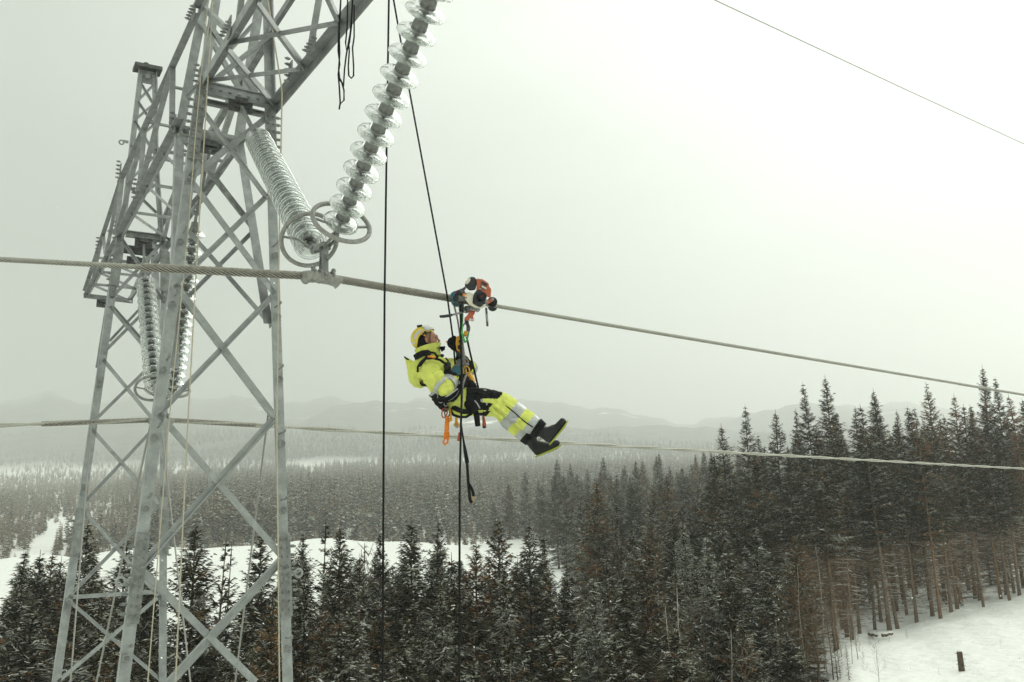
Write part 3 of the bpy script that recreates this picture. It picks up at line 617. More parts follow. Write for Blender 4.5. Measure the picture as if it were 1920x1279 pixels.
def crown_mesh(name, seed, H, cb, R, slope=.46, step=.30, nb=9, snow=.5, frost=.2, brown=0.0, droop=1.0, sparse=1.0, twl=.46, dead=0, dead_len=1.3, tw=.038):
    rnd = random.Random(seed); V, F, MI = [], [], []; z = cb; ph = rnd.random()*6
    while z < H-.1:
        t = (z-cb)/(H-cb); Lb = R*(1-math.exp(-(H-z)*slope/R))*(.92+.12*math.sin(z*1.7+seed))+.08
        if t < .12: Lb *= .65+t*2.9
        n = max(4, int(nb*(.55+.45*Lb/R)))
        for k in range(n):
            if rnd.random() > sparse: continue
            ph += 2.399+rnd.uniform(-.25, .25); L_ = Lb*rnd.uniform(.55, 1.15); el = (.75*t-.22*droop*(1-t))+rnd.uniform(-.13, .13)
            d = np.array([math.cos(ph), math.sin(ph), 0]); sd = np.array([-d[1], d[0], 0]); pts = []
            zz = z+rnd.uniform(-.5, .5)*step
            for q in range(5):
                s = q/4; pts.append(np.array([0, 0, zz])+d*L_*s*math.cos(el)+ZV*(L_*s*math.sin(el)-.16*droop*L_*s*s+.20*L_*s**3))
            fr = rnd.uniform(.45, .8) if rnd.random() < frost*1.5 else rnd.uniform(.0, .07); hassnow = rnd.random() < snow; br = rnd.random() < brown
            for q in range(4):
                a, c = pts[q], pts[q+1]; wv = sd*.05*(1-q*.15)
                if q > 0 or L_ < .6: tri_strip(V, F, MI, a, c, wv, 3 if br else 0, .8)
                if hassnow and q >= 1 and rnd.random() < .6:
                    for _ in range(3):
                        jo = sd*rnd.uniform(-.09, .09)*(1.3-q*.2)+ZV*rnd.uniform(.02, .06); u0, u1 = sorted((rnd.random(), rnd.random())); tri_strip(V, F, MI, a+(c-a)*u0+jo, a+(c-a)*(u1*.9+.1)+jo, sd*rnd.uniform(.015, .035), 2, rnd.uniform(.3, 1))
            nt_ = max(3, int(L_/.095)); 
            for q in range(nt_):
                s = .18+.82*(q+rnd.random())/nt_; i = min(3, int(s*4)); f = s*4-i; p = pts[i]*(1-f)+pts[min(4, i+1)]*f
                for sg in (-1, 1):
                    l = twl*(1.15-.6*s)*min(1.25, .45+L_*.5)*rnd.uniform(.6, 1.2)
                    dd = d*rnd.uniform(.35, .75)+sd*sg*rnd.uniform(.55, 1.0)-ZV*rnd.uniform(.15, .75)*droop+ZV*.35*t
                    e = p+dd*l; u = rnd.random(); mi = 3 if br and u < .75 else (1 if u < fr else 0)
                    wv = (np.cross(dd, ZV)*.6+ZV*rnd.uniform(-.7, .7)); wv = wv/(np.linalg.norm(wv)+1e-9)*tw*rnd.uniform(.7, 1.4)
                    tri_strip(V, F, MI, p, e, wv, mi, .25)
                    if hassnow and rnd.random() < .16: tri_strip(V, F, MI, p+ZV*.04, p+(e-p)*.8+ZV*.03, wv*.55, 2, .4)
        z += step*rnd.uniform(.75, 1.25)*(1.0-.35*t)
    b = MB(); b.tube([np.array([0, 0, H-.5]), np.array([0, 0, H+.25])], [.03, .008], 5); o = len(V)
    V.extend([np.array(p) for p in b.v]); F.extend([tuple(i+o for i in f) for f in b.f]); MI.extend([0]*len(b.f))
    for k in range(dead):
        z = rnd.uniform(.10, 1.05)*cb; ph = rnd.random()*6.28; L_ = dead_len*rnd.uniform(.35, 1.1)*(.5+.5*z/max(cb, 1)); d = np.array([math.cos(ph), math.sin(ph), rnd.uniform(-.35, .12)]); p = np.array([0, 0, z])
        e = p+d*L_; tri_strip(V, F, MI, p, e, ZV*.014, 4, .4); sd = np.array([-d[1], d[0], 0])
        for q in range(4):
            s = rnd.uniform(.35, 1); tri_strip(V, F, MI, p+d*L_*s, p+d*L_*s+(d*.6+sd*rnd.choice((-1, 1))*.7-ZV*rnd.uniform(0, .5))*L_*.28, ZV*.011, 4, .4)
        if rnd.random() < .25: tri_strip(V, F, MI, p+d*L_*.3+ZV*.02, e+ZV*.02, sd*.02+ZV*.012, 2, .5)
    me = bpy.data.meshes.new(name); me.from_pydata([tuple(p) for p in V], [], F)
    for k in ('needle', 'frost', 'snow', 'brown', 'twig'): me.materials.append(TM[k])
    me.polygons.foreach_set('material_index', MI); me.update(); return me
def trunk_mesh(name, seed, H, r0, m, lean=0, top=.96):
    rnd = random.Random(seed); n = 10; b = MB(); x = y = 0; pts = []
    for i in range(n+1):
        pts.append(np.array([x, y, H*top*i/n-(.4 if i == 0 else 0)])); x += rnd.uniform(-1, 1)*lean*H/n; y += rnd.uniform(-1, 1)*lean*H/n
    b.tube(pts, [r0*(1.25 if i == 0 else 1)*(1-.86*i/n) for i in range(n+1)], 8); return mesh_of(b, name, TM[m])
H0 = 14.0
KIND = {}
KIND['full5'] = (crown_mesh('crown', 17, H0, .7, 2.3, snow=.85, frost=.75), trunk_mesh('trunk', 9, H0, .15, 'bark'))
for i in range(5): KIND['full%d' % i] = (crown_mesh('crown', 10+i, H0, .9, 2.35+.2*(i % 3), snow=(.34, .5, .62, .42, .55)[i], frost=(.16, .26, .36, .2, .30)[i], brown=(.01, .04, .01, .10, .05)[i]), trunk_mesh('trunk', i, H0, .15, 'bark'))
for i in range(2): KIND['brown%d' % i] = (crown_mesh('crown', 30+i, H0, 1.2, 2.3, snow=.4, frost=.15, brown=.42, sparse=.9), trunk_mesh('trunk', 20+i, H0, .15, 'bark'))
for i in range(2): KIND['slim%d' % i] = (crown_mesh('crown', 40+i, 9.0, .5, 1.15, slope=.30, step=.40, nb=6, snow=.55, frost=.35, sparse=.75, twl=.30), trunk_mesh('trunk', 30+i, 9.0, .09, 'bark'))
for i in range(4): KIND['tall%d' % i] = (crown_mesh('crown', 50+i, 20.0, (9.5, 11, 8.5, 11.5)[i], 2.0, slope=.36, step=.36, nb=8, snow=.34, frost=.14, brown=(.03, .06, .1, .05)[i], dead=330, dead_len=2.1), trunk_mesh('trunk', 40+i, 20.0, .17, 'bark', lean=.008))
for i in range(2): KIND['rusty%d' % i] = (crown_mesh('crown', 60+i, 20.0, 7.5, 2.0, slope=.36, step=.38, nb=8, snow=.25, frost=.14, brown=.8, sparse=.85, dead=330, dead_len=2.1), trunk_mesh('trunk', 50+i, 20.0, .16, 'pine', lean=.01))
for i in range(3): KIND['tstem%d' % i] = (crown_mesh('crown', 80+i, 20.0, (7.5, 7.0, 8.5)[i], 1.9, slope=.34, step=.38, nb=7, snow=.3, frost=.12, brown=(.08, .3, .05)[i], dead=200, dead_len=1.6), trunk_mesh('trunk', 60+i, 20.0, (.15, .14, .13)[i], ('stem', 'pine', 'stem')[i], lean=.012))
KH = {k: (9.0 if k.startswith('slim') else 20.0 if k[:4] in ('tall', 'rust', 'tste') else H0) for k in KIND}
LABEL_SEEN = {}
def tree(kind, X, Y, top, label, group, wide=1.0, rnd=random, base=None, name='spruce_tree'):
    z = terr(X, Y) if base is None else base; h = top-z
    if h < 1.2: return None
    s = h/KH[kind]; me, tm = KIND[kind]
    root = bpy.data.objects.new(name, None); C.objects.link(root); root.location = (X, Y, z-.05); root.empty_display_size = .3
    sx = s**.55*wide if kind[:4] != 'slim' else s*wide
    rz = rnd.uniform(0, 6.28); lx, ly = rnd.gauss(0, .018), rnd.gauss(0, .018); sx *= rnd.uniform(.85, 1.2)
    for nm, m_ in (('trunk', tm), ('crown', me)):
        o = bpy.data.objects.new(nm, m_); C.objects.link(o); o.parent = root; o.scale = (sx, sx, s); o.rotation_euler = (lx, ly, rz)
    tag(root, label, 'tree', group); return root
def tree_px(kind, x, y, Y, label, group, wide=1.0, rnd=random, name='spruce_tree'):
    p = PY(x, y, Y); return tree(kind, p[0], Y, p[2], label, group, wide, rnd, name=name)
rt = random.Random(5)
GF = 'spruces of the front row below the tower'
front = [(30, 1040, 48, 'full1', 'spruce at the left edge of the picture with its tip before the snow bank'), (77, 1037, 46, 'full3', 'bushy spruce second from the left edge, its tip against the snow bank'),
 (118, 1048, 50, 'full0', 'spruce just left of the leftmost tower leg'), (176, 984, 46, 'full2', 'broad dark spruce standing inside the far column of the tower'),
 (232, 1012, 50, 'full4', 'dark spruce half hidden behind the near left tower leg'), (288, 990, 45, 'full0', 'dark spruce behind the crossing tower braces right of the near left leg'),
 (368, 984, 42, 'full3', 'dark drooping spruce alone against the white snow bank inside the lattice'), (406, 1018, 50, 'slim0', 'thin pale young spruce against the snow, left one of a pair'),
 (424, 1033, 52, 'slim1', 'thin pale young spruce against the snow, right one of a pair'), (481, 1008, 45, 'full1', 'dark spruce just left of the right tower leg'),
 (562, 1004, 54, 'full2', 'spruce tip against the snow just right of the tower'), (604, 986, 52, 'slim0', 'slender sparse spruce against the snow right of the tower'),
 (645, 988, 45, 'full3', 'tall dark spruce with dense top between tower and vertical black rope'), (677, 1028, 54, 'slim1', 'small pointed spruce just left of the vertical black rope'),
 (735, 1000, 49, 'full4', 'spruce just right of the vertical black rope'), (772, 978, 46, 'full0', 'dark twin topped spruce midway between the two long black ropes'),
 (822, 982, 47, 'full2', 'bushy spruce left of the rope below the worker'), (888, 1018, 44, 'brown0', 'snow laden spruce with orange brown cones right of the worker\'s rope'),
 (940, 975, 48, 'brown1', 'brownish spruce below the dangling black strap'), (988, 990, 50, 'full1', 'dark spruce with its tip before the end of the snow bank'),
 (1022, 1012, 52, 'slim0', 'thin spruce below the worker\'s boots at the end of the snow bank'), (1115, 902, 74, 'brown0', 'wide spruce hung with brown cones rising behind the front row'),
 (1198, 1006, 46, 'brown1', 'spruce with orange cones in its upper half, right of centre'), (1062, 1062, 45, 'full1', 'bushy spruce below the right end of the snow bank'),
 (1284, 980, 52, 'full5', 'frosted spruce right of the orange coned spruce'), (1327, 1008, 46, 'full5', 'pale frosted spruce before the dark trunks of the right hand stand'),
 (1108, 1086, 40, 'full5', 'frosted spruce in the second row right of centre'), (1250, 892, 100, 'brown1', 'spruce with a brown tip in the middle of the wood right of the worker')]
for x, y, Y, k, lab in front: tree_px(k, x, y, Y, lab, GF, rnd=rt)
# dense lower fill in front and between
def taken(x, Y, used, dmin):
    return any((x-a)**2+(Y-c)**2 < dmin*dmin for a, c in used)
used = [(PY(x, y, Y)[0], Y) for x, y, Y, _, _ in front]; nfill = 0
kinds = ['full0', 'full1', 'full2', 'full3', 'full4', 'brown0', 'full2', 'full3', 'slim0', 'full4', 'full0']
for Y in (30.5, 33.5, 37, 40.5, 44, 48, 52, 56):
    x = -40
    while x < 1500:
        xj = x+rt.uniform(-22, 22); Yj = Y+rt.uniform(-1.4, 1.4); X = PY(xj, 1100, Yj)[0]
        lo = lerp((27, 33, 40, 48, 56), (1150, 1110, 1062, 1052, 1058), Y); y = lo+rt.random()**1.3*150-(22 if rt.random() < .12 else 0)
        if xj > 1020: y -= lerp((1020, 1300, 1500), (0, 45, 60), xj)*sm(30, 50, Y)
        if 330 < xj < 460: y += 35
        if xj > 1330 and Y < 40: y += 60
        if not taken(X, Yj, used, 1.75) and not (-.62 < X/Yj+.42 < -.2 and Y < 24):
            if tree_px(rt.choice(kinds), xj, y, Yj, 'snow dusted dark spruce inside the dense stand along the bottom edge', 'spruces packed along the bottom edge', rnd=rt): used.append((X, Yj)); nfill += 1
        x += 1800*2.25/Y
for Y, y0, x, xe in ((57, 1036, 545, 1075), (53, 1050, 545, 1075), (59.5, 1030, 690, 1075), (61, 1040, 560, 1075), (53, 1062, -40, 310), (57, 1070, -40, 330), (55, 1060, 470, 560)):
    while x < xe:
        xj = x+rt.uniform(-12, 12); X = PY(xj, 1040, Y)[0]
        if not taken(X, Y, used, 1.4): tree_px(rt.choice(kinds), xj, y0+rt.uniform(0, 26), Y, 'snow dusted dark spruce inside the dense stand along the bottom edge', 'spruces packed along the bottom edge', rnd=rt); used.append((X, Y))
        x += 1800*rt.uniform(1.6, 2.4)/Y
print('fill', nfill)
# middle wood to the right of the worker: tips on a line that climbs to the right
tipline = lambda x: lerp((860, 900, 960, 1000, 1040, 1100, 1160, 1220, 1290, 1340, 1400), (985, 935, 890, 878, 868, 858, 848, 848, 846, 838, 820), x)
nmid = 0
for Y in (200, 178, 158, 140, 122, 106, 92, 80, 70, 62):
    x = 880+rt.uniform(0, 20)
    xmin = lerp((60, 90, 130, 170, 205), (1085, 1075, 1060, 1030, 880), Y)
    while x < 1430:
        if x > xmin:
            y = tipline(x)+lerp((60, 80, 120, 160, 205), (135, 105, 55, 24, 6), Y)+rt.uniform(-14, 26); p = PY(x, y, Y)
            if p[2]-terr(p[0], Y) > 4 and not taken(p[0], Y, used, 2.2):
                k = rt.choice(['full0', 'full1', 'full2', 'full3', 'full4', 'brown0', 'full4', 'full2'])
                if tree_px(k, x, y, Y, 'distant snow dusted spruce in the climbing wood right of the worker', 'spruces of the wood beyond the snow bank', wide=.95, rnd=rt): nmid += 1; used.append((p[0], Y))
        x += rt.uniform(.8, 1.3)*1800*3.3/Y
print('mid', nmid)
# tall stand at the right
GT = 'tall spruces of the right hand stand'
tall = [(1355, 798, 86, 'tall2', 'tall spruce at the left end of the right hand stand'), (1388, 765, 84, 'tall0', 'spindly tall spruce second from the left end of the tall stand'), (1443, 771, 80, 'tall2', 'tall dark spruce with broad top left of the highest left pair'),
 (1487, 768, 84, 'tall3', 'slim tall spruce left of the highest pair in the tall stand'), (1519, 720, 80, 'tall0', 'left one of the high pair of dark spruces in the tall stand'), (1538, 708, 77, 'tall2', 'right one of the high pair of dark spruces in the tall stand'),
 (1566, 775, 82, 'tall1', 'lower spruce just right of the high pair'), (1592, 766, 84, 'tall3', 'spruce between the high pair and the broad centre tree'), (1632, 734, 76, 'tall2', 'broad spruce in the centre of the tall stand'), (1650, 748, 80, 'tall0', 'spruce leaning close behind the broad centre spruce'),
 (1676, 770, 84, 'tall3', 'short topped spruce right of the broad centre spruce'), (1699, 764, 80, 'tall0', 'pointed dark spruce left of the rusty spruce'), (1747, 717, 74, 'rusty0', 'rusty brown spruce with an orange trunk in the tall stand'), (1777, 742, 77, 'rusty1', 'second rusty brown spruce, just left of the tallest dark spruces'),
 (1826, 688, 76, 'tall2', 'tallest dark spruce whose tip crosses the nearest cable'), (1861, 712, 78, 'tall0', 'dark spruce right beside the tallest one'), (1897, 738, 75, 'rusty1', 'rusty spruce cut by the right edge of the picture'), (1921, 748, 77, 'tall1', 'last spruce at the right edge of the picture')]
for x, y, Y, k, lab in tall:
    tree_px(k, x, y, Y, lab, GT, wide=1.0, rnd=rt); used.append((PY(x, y, Y)[0], Y))
# bare stems along the clearing (base pixel, tip pixel)
stems = [(1668, 1181, 1643, 760, 'tstem0'), (1683, 1176, 1672, 800, 'tstem2'), (1719, 1166, 1706, 790, 'tstem0'), (1749, 1158, 1734, 770, 'tstem0'), (1764, 1161, 1748, 765, 'tstem1'), (1784, 1152, 1776, 780, 'tstem0'), (1796, 1147, 1786, 800, 'tstem2'), (1838, 1127, 1832, 760, 'tstem0'), (1844, 1138, 1829, 800, 'tstem2'), (1877, 1124, 1869, 760, 'tstem1'), (1893, 1126, 1886, 800, 'tstem0'), (1902, 1114, 1895, 790, 'tstem0'), (1912, 1119, 1907, 800, 'tstem2'), (1640, 1178, 1620, 800, 'tstem2'), (1612, 1188, 1592, 820, 'tstem0'), (1598, 1200, 1578, 830, 'tstem2'), (1652, 1165, 1636, 820, 'tstem0'), (1700, 1150, 1690, 830, 'tstem2')]
def ground_hit(x, y, Y0=25, Y1=140):
    Y = Y0
    while Y < Y1:
        p = PY(x, y, Y)
        if p[2] <= terr(p[0], Y, False): return p
        Y += .4
    return PY(x, y, 75)
for x, y, xt, yt, k in stems:
    g = ground_hit(x, y); p = PY(xt, yt, g[1]); tree(k, g[0], g[1], p[2], 'bare stemmed spruce at the edge of the snowy clearing', 'bare stems along the snowy clearing', rnd=rt); used.append((g[0], g[1]))
nt2 = 0
for Y in (58, 64, 70, 76, 83, 90, 98, 107):
    x = 1345 if Y > 66 else 1330
    while x < 1990:
        xj = x+rt.uniform(-14, 14)
        ymin = lerp((1340, 1430, 1560, 1700, 1820, 1990), (850, 800, 780, 780, 755, 760), xj)+rt.uniform(0, 60); p = PY(xj, ymin, Y)
        # keep the clearing open: stand only beyond its edge
        edge = lerp((1330, 1590, 1600, 1660, 1760, 1850, 1920, 1990), (40, 52, 60, 64, 69, 72, 75, 78), xj)
        if Y > edge+1 and not taken(p[0], Y, used, 1.7):
            k = rt.choice(['tall0', 'tall1', 'tall2', 'tall3', 'tall2', 'rusty0' if xj > 1560 else 'tall0', 'rusty1' if xj > 1600 else 'tall3', 'rusty0' if xj > 1660 else 'tall2', 'rusty1' if xj > 1700 else 'tall0'])
            if tree_px(k, xj, ymin, Y, 'tall spruce inside the dark right hand stand', 'spruces inside the right hand stand', rnd=rt): nt2 += 1; used.append((p[0], Y))
        x += rt.uniform(.75, 1.25)*1800*2.6/Y
for Y in (79, 85, 91, 99, 108, 118):
    x = 1330
    while x < 2000:
        xj = x+rt.uniform(-20, 20); p = PY(xj, lerp((1340, 1430, 1560, 1700, 1990), (900, 885, 870, 870, 860), xj)+rt.uniform(0, 90), Y)
        if not taken(p[0], Y, used, 1.5) and Y > 9+lerp((1330, 1590, 1600, 1660, 1760, 1850, 1920, 1990), (40, 52, 60, 64, 69, 72, 75, 78), xj):
            if tree(rt.choice(['full0', 'full1', 'full3', 'full0', 'full4']), p[0], Y, p[2], 'dark full crowned spruce deep in the right hand stand', 'full crowned spruces deep in the stand', wide=1.05, rnd=rt): nt2 += 1; used.append((p[0], Y))
        x += rt.uniform(.8, 1.2)*1800*3.3/Y
print('tall fill', nt2)
# smaller trees before the stand: frosted young spruces and bare saplings
for x, y, Y, k, lab in ((1475, 1035, 52, 'full5', 'frost white spruce in front of the right hand stand'), (1440, 1100, 48, 'full4', 'bushy young spruce below the right hand stand'), (1395, 1085, 46, 'full2', 'young frosted spruce left of the birch saplings'), (1560, 1165, 42, 'slim0', 'little frosted spruce beside the saplings at the clearing'), (1585, 1205, 40, 'slim1', 'small snowy spruce at the lower edge of the clearing'), (1500, 1180, 42, 'slim0', 'little snowy spruce among the bare saplings')):
    tree_px(k, x, y, Y, lab, 'young spruces before the right hand stand', rnd=rt)
def bare_tree(seed, H, r0, n, m='birch', spread=.55, name='crown'):
    rnd = random.Random(seed); b = MB(); pts = []; x = y = 0
    for i in range(9): pts.append(np.array([x, y, H*i/8-(.3 if i == 0 else 0)])); x += rnd.uniform(-1, 1)*H*.012; y += rnd.uniform(-1, 1)*H*.012
    b.tube(pts, [r0*(1-.85*i/8) for i in range(9)], 6); tm = mesh_of(b, 'trunk', TM[m]); b = MB()
    for k in range(n):
        t = rnd.uniform(.25, 1); i = min(7, int(t*8)); p = pts[i]+(pts[i+1]-pts[i])*(t*8-i); ph = rnd.random()*6.28; L_ = H*.26*(1.15-t)*rnd.uniform(.6, 1.3)+.15
        d = np.array([math.cos(ph)*spread, math.sin(ph)*spread, rnd.uniform(.35, 1)]); d /= np.linalg.norm(d); q = p; path = [p]
        for s in range(3): d = d+np.array([rnd.uniform(-.25, .25), rnd.uniform(-.25, .25), rnd.uniform(-.1, .2)]); q = q+d*L_/3; path.append(q)
        b.tube(path, [.013, .010, .007, .004], 4, caps=False)
        for s in range(4):
            a = path[rnd.choice((1, 2, 3))]; e = a+np.array([rnd.uniform(-1, 1), rnd.uniform(-1, 1), rnd.uniform(-.2, 1)])*L_*.3; b.tube([a, e], [.006, .003], 3, caps=False)
    return tm, mesh_of(b, name, TM['twig'])
BARE = [bare_tree(70+i, 8.0, (.055, .065, .05, .06)[i], (34, 40, 30, 46)[i], 'birch' if i % 2 == 0 else 'bark') for i in range(4)]
def sapling(i, x, y, Y, top_y, label, group, name='bare_tree', hit=False):
    g = ground_hit(x, y) if hit else PY(x, y, Y); Y = g[1]; z = terr(g[0], Y); h = PY(x, top_y, Y)[2]-z
    root = bpy.data.objects.new(name, None); C.objects.link(root); root.location = (g[0], Y, z)
    for nm, m_ in zip(('trunk', 'crown'), BARE[i]):
        o = bpy.data.objects.new(nm, m_); C.objects.link(o); o.parent = root; o.scale = (h/8,)*3; o.rotation_euler = (0, 0, rt.uniform(0, 6))
    tag(root, label, 'tree', group)
sapling(2, 1650, 1290, 37, 1192, 'bare little birch standing in the snow of the clearing', 'bare saplings by the clearing')
for k, (x, yt, Y) in enumerate(((1507, 1060, 46), (1525, 1085, 44), (1545, 1075, 48), (1555, 1100, 45), (1575, 1090, 50), (1490, 1110, 43), (1462, 1150, 42), (1530, 1120, 42), (1593, 1130, 46), (1605, 1150, 47), (1568, 1140, 42), (1515, 1010, 52), (1540, 1020, 53))):
    sapling(k % 4, x, 1200, Y, yt, 'leafless brown sapling in the thicket left of the clearing', 'bare saplings by the clearing')
for x, yt, Y, lab in ((1250, 1135, 36, 'pale birch trunk at the bottom edge, left one of two'), (1287, 1100, 36, 'pale birch trunk at the bottom edge, right one of two'), (1380, 1180, 36, 'thin leaning birch near the bottom edge before the dark stand'), (962, 1240, 34, 'slim pale stem at the bottom edge below the boots')):
    sapling(0, x, 1250, Y, yt, lab, 'pale birches at the bottom edge')
for k, (x, yt, Y) in enumerate(((690, 1030, 57), (705, 1040, 58), (1170, 1000, 60), (1255, 1000, 62), (1420, 1060, 52), (1350, 1090, 50), (1310, 1120, 44), (1230, 1060, 52), (1150, 1090, 46))):
    sapling(1+k % 3, x, 1150, Y, yt, 'leafless brown tree between the dark spruces', 'bare trees among the spruces')
for k, (x, y, hpx) in enumerate(((1630, 1212, 34), (1648, 1208, 26), (1668, 1204, 20), (1700, 1196, 18), (1735, 1172, 14), (1612, 1226, 40), (1877, 1214, 18), (1800, 1170, 10), (1660, 1255, 22), (1760, 1265, 14), (1622, 1262, 46), (1845, 1140, 10))):
    g = ground_hit(x, y); h_ = PY(x, y-hpx, g[1])[2]-g[2]; root = bpy.data.objects.new('twig_shrub', None); C.objects.link(root); root.location = tuple(g-ZV*.05)
    o = bpy.data.objects.new('stems', BARE[k % 4][1]); C.objects.link(o); o.parent = root; o.location = (0, 0, -h_*.35); o.scale = (h_/5.5, h_/5.5, h_/5.5); o.rotation_euler = (0, 0, k)
    tag(root, 'few thin leafless twigs poking out of the snow of the clearing', 'shrub', 'twigs poking out of the snow')
# stump, fallen logs
g = ground_hit(1803, 1254); hs = PY(1803, 1222, g[1])[2]-g[2]
root = empty('tree_stump', 'lone broken tree stump standing in the open snow', 'stump', loc=tuple(g))
b = MB(); b.tube([g-ZV*.2, g+ZV*hs*.5, g+ZV*hs], [.13, .115, .11], 12)
for k in range(10): a = k*2.4; d = np.array([math.cos(a), math.sin(a), .1]); q = g+ZV*hs*(.15+.08*k); b.tube([q+d*.1, q+d*.2], [.012, .006], 4)
part_at(b.build('trunk', TM['bark']), root)
b = MB(); b.ell(g+ZV*(hs+.01), (.10, .1, .05), seg=12); part_at(b.build('snow_cap', TM['snow'], smooth=True), root)
def log(x0, y0, x1, y1, r, label, up=.12):
    a, c = ground_hit(x0, y0)+ZV*up, ground_hit(x1, y1)+ZV*up; root = empty('fallen_log', label, 'log', 'fallen logs at the forest edge', loc=tuple(a)); b = MB()
    n = 6; pts = [a+(c-a)*i/n+ZV*.03*math.sin(i*2.1) for i in range(n+1)]; b.tube(pts, [r*(1-.4*i/n) for i in range(n+1)], 8); part_at(b.build('trunk', TM['bark']), root)
    b = MB(); b.tube([p+ZV*r*.75 for p in pts], [r*.7*(1-.4*i/n) for i in range(n+1)], 7); part_at(b.build('snow_cap', TM['snow'], smooth=True), root)
log(1630, 1193, 1645, 1196, .10, 'short dark log end in the snow at the clearing edge'); log(1655, 1196, 1674, 1192, .10, 'snow covered log lying in front of the bare stems')
log(1762, 1108, 1775, 1136, .12, 'dark fallen log between the bare stems'); log(1790, 1125, 1835, 1122, .07, 'long thin log lying flat at the forest edge'); log(1792, 1118, 1806, 1138, .1, 'leaning broken log right of the thick orange stem'); log(1690, 1112, 1702, 1122, .12, 'dark log deep between the trunks')
# ------------------------------------------------------------------ far wood: one mass
def low_tree(seed, H, R, brown=0, young=False, base='needle'):
    rnd = random.Random(seed); V, F, MI = [], [], []; z = H*(.10 if not young else .02)
    while z < H:
        t = z/H; L_ = R*(1-t)**.85+.12
        for k in range(6):
            ph = rnd.random()*6.28; d = np.array([math.cos(ph), math.sin(ph), 0]); sd = np.array([-d[1], d[0], 0]); l = L_*rnd.uniform(.6, 1.15)
            p = np.array([0, 0, z+.1*l]); e = p+d*l-ZV*l*rnd.uniform(.1, .45); u = rnd.random()
            mi = 2 if u < .06 else 1 if u < .30 else (3 if rnd.random() < brown else 0)
            b = len(V); V.extend([p+ZV*.16, p+sd*l*.38-ZV*.05-ZV*.1+d*l*.4, e, p-sd*l*.38-ZV*.05-ZV*.1+d*l*.4]); F.append((b, b+1, b+2, b+3)); MI.append(mi)
        z += .55 if H > 6 else .4
    b = len(V); w_ = .09
    V.extend([np.array([w_, 0, -.5]), np.array([-w_*.5, w_*.8, -.5]), np.array([-w_*.5, -w_*.8, -.5]), np.array([0, 0, H*1.03])]); F.extend([(b, b+1, b+3), (b+1, b+2, b+3), (b+2, b, b+3)]); MI.extend([4, 4, 4])
    me = bpy.data.meshes.new('far_spruce'); me.from_pydata([tuple(p) for p in V], [], F)
    for k in (base, 'frost' if base == 'needle' else base, 'snow' if base == 'needle' else 'frost', 'brown', 'bark'): me.materials.append(TM[k])
    me.polygons.foreach_set('material_index', MI); me.update(); return me
src = bpy.data.collections.new('far_spruce_sources')
for i in range(6):
    o = bpy.data.objects.new('far_spruce', low_tree(90+i, 12.0, 2.3+.25*(i % 3), (.05, .1, .3, .05, .15, .4)[i])); src.objects.link(o)
src2 = bpy.data.collections.new('far_birch_sources')
for i in range(4):
    o = bpy.data.objects.new('far_birch', low_tree(120+i, 9.5, 1.7+.3*(i % 3), .2, base='tan')); src2.objects.link(o)
def far_wood(name, pts, label, cat, src=src):
    me = bpy.data.meshes.new(name); me.from_pydata([p[:3] for p in pts], [], [])
    at = me.attributes.new('size', 'FLOAT', 'POINT'); at.data.foreach_set('value', [p[3] for p in pts])
    o = bpy.data.objects.new(name, me); C.objects.link(o)
    ng = bpy.data.node_groups.new(name+'_scatter', 'GeometryNodeTree'); ng.interface.new_socket('Geometry', in_out='INPUT', socket_type='NodeSocketGeometry'); ng.interface.new_socket('Geometry', in_out='OUTPUT', socket_type='NodeSocketGeometry')
    n = ng.nodes; gi = n.new('NodeGroupInput'); gout = n.new('NodeGroupOutput'); m2 = n.new('GeometryNodeMeshToPoints'); ip = n.new('GeometryNodeInstanceOnPoints'); ci = n.new('GeometryNodeCollectionInfo')
    ci.inputs['Collection'].default_value = src; ci.inputs['Separate Children'].default_value = True; ci.inputs['Reset Children'].default_value = True
    ip.inputs['Pick Instance'].default_value = True; rv = n.new('FunctionNodeRandomValue'); rv.data_type = 'FLOAT_VECTOR'; rv.inputs[0].default_value = (0, 0, 0); rv.inputs[1].default_value = (.04, .04, 6.28)
    na_ = n.new('GeometryNodeInputNamedAttribute'); na_.data_type = 'FLOAT'; na_.inputs['Name'].default_value = 'size'
    l = ng.links.new; l(gi.outputs[0], m2.inputs['Mesh']); l(m2.outputs[0], ip.inputs['Points']); l(ci.outputs[0], ip.inputs['Instance']); l(rv.outputs[0], ip.inputs['Rotation']); l(na_.outputs[0], ip.inputs['Scale']); l(ip.outputs[0], gout.inputs[0])
    md = o.modifiers.new('scatter', 'NODES'); md.node_group = ng
    o['kind'] = 'stuff'; o['label'] = label; o['category'] = cat; return o
rf = random.Random(11); pts = []; pts2_ = []
_F = [(PY(x, 900, 1)[0], Y, dx/1800, dY) for x, Y, dx, dY in ((588, 1165, 20, 60), (130, 1150, 16, 40), (332, 1180, 14, 45), (742, 1130, 16, 40), (560, 1080, 8, 25), (20, 1250, 8, 30), (455, 1190, 12, 40), (1385, 900, 20, 60), (690, 1195, 12, 30))]
road = lambda X, Y: (abs(X/Y+.478+.012*math.sin(Y*.03)) < .017 and Y < 400) or any(((X/Y-a)/da)**2+((Y-c)/dY)**2 < 1 for a, c, da, dY in _F)      # snowy track at the left, far fields
Y = 216.0
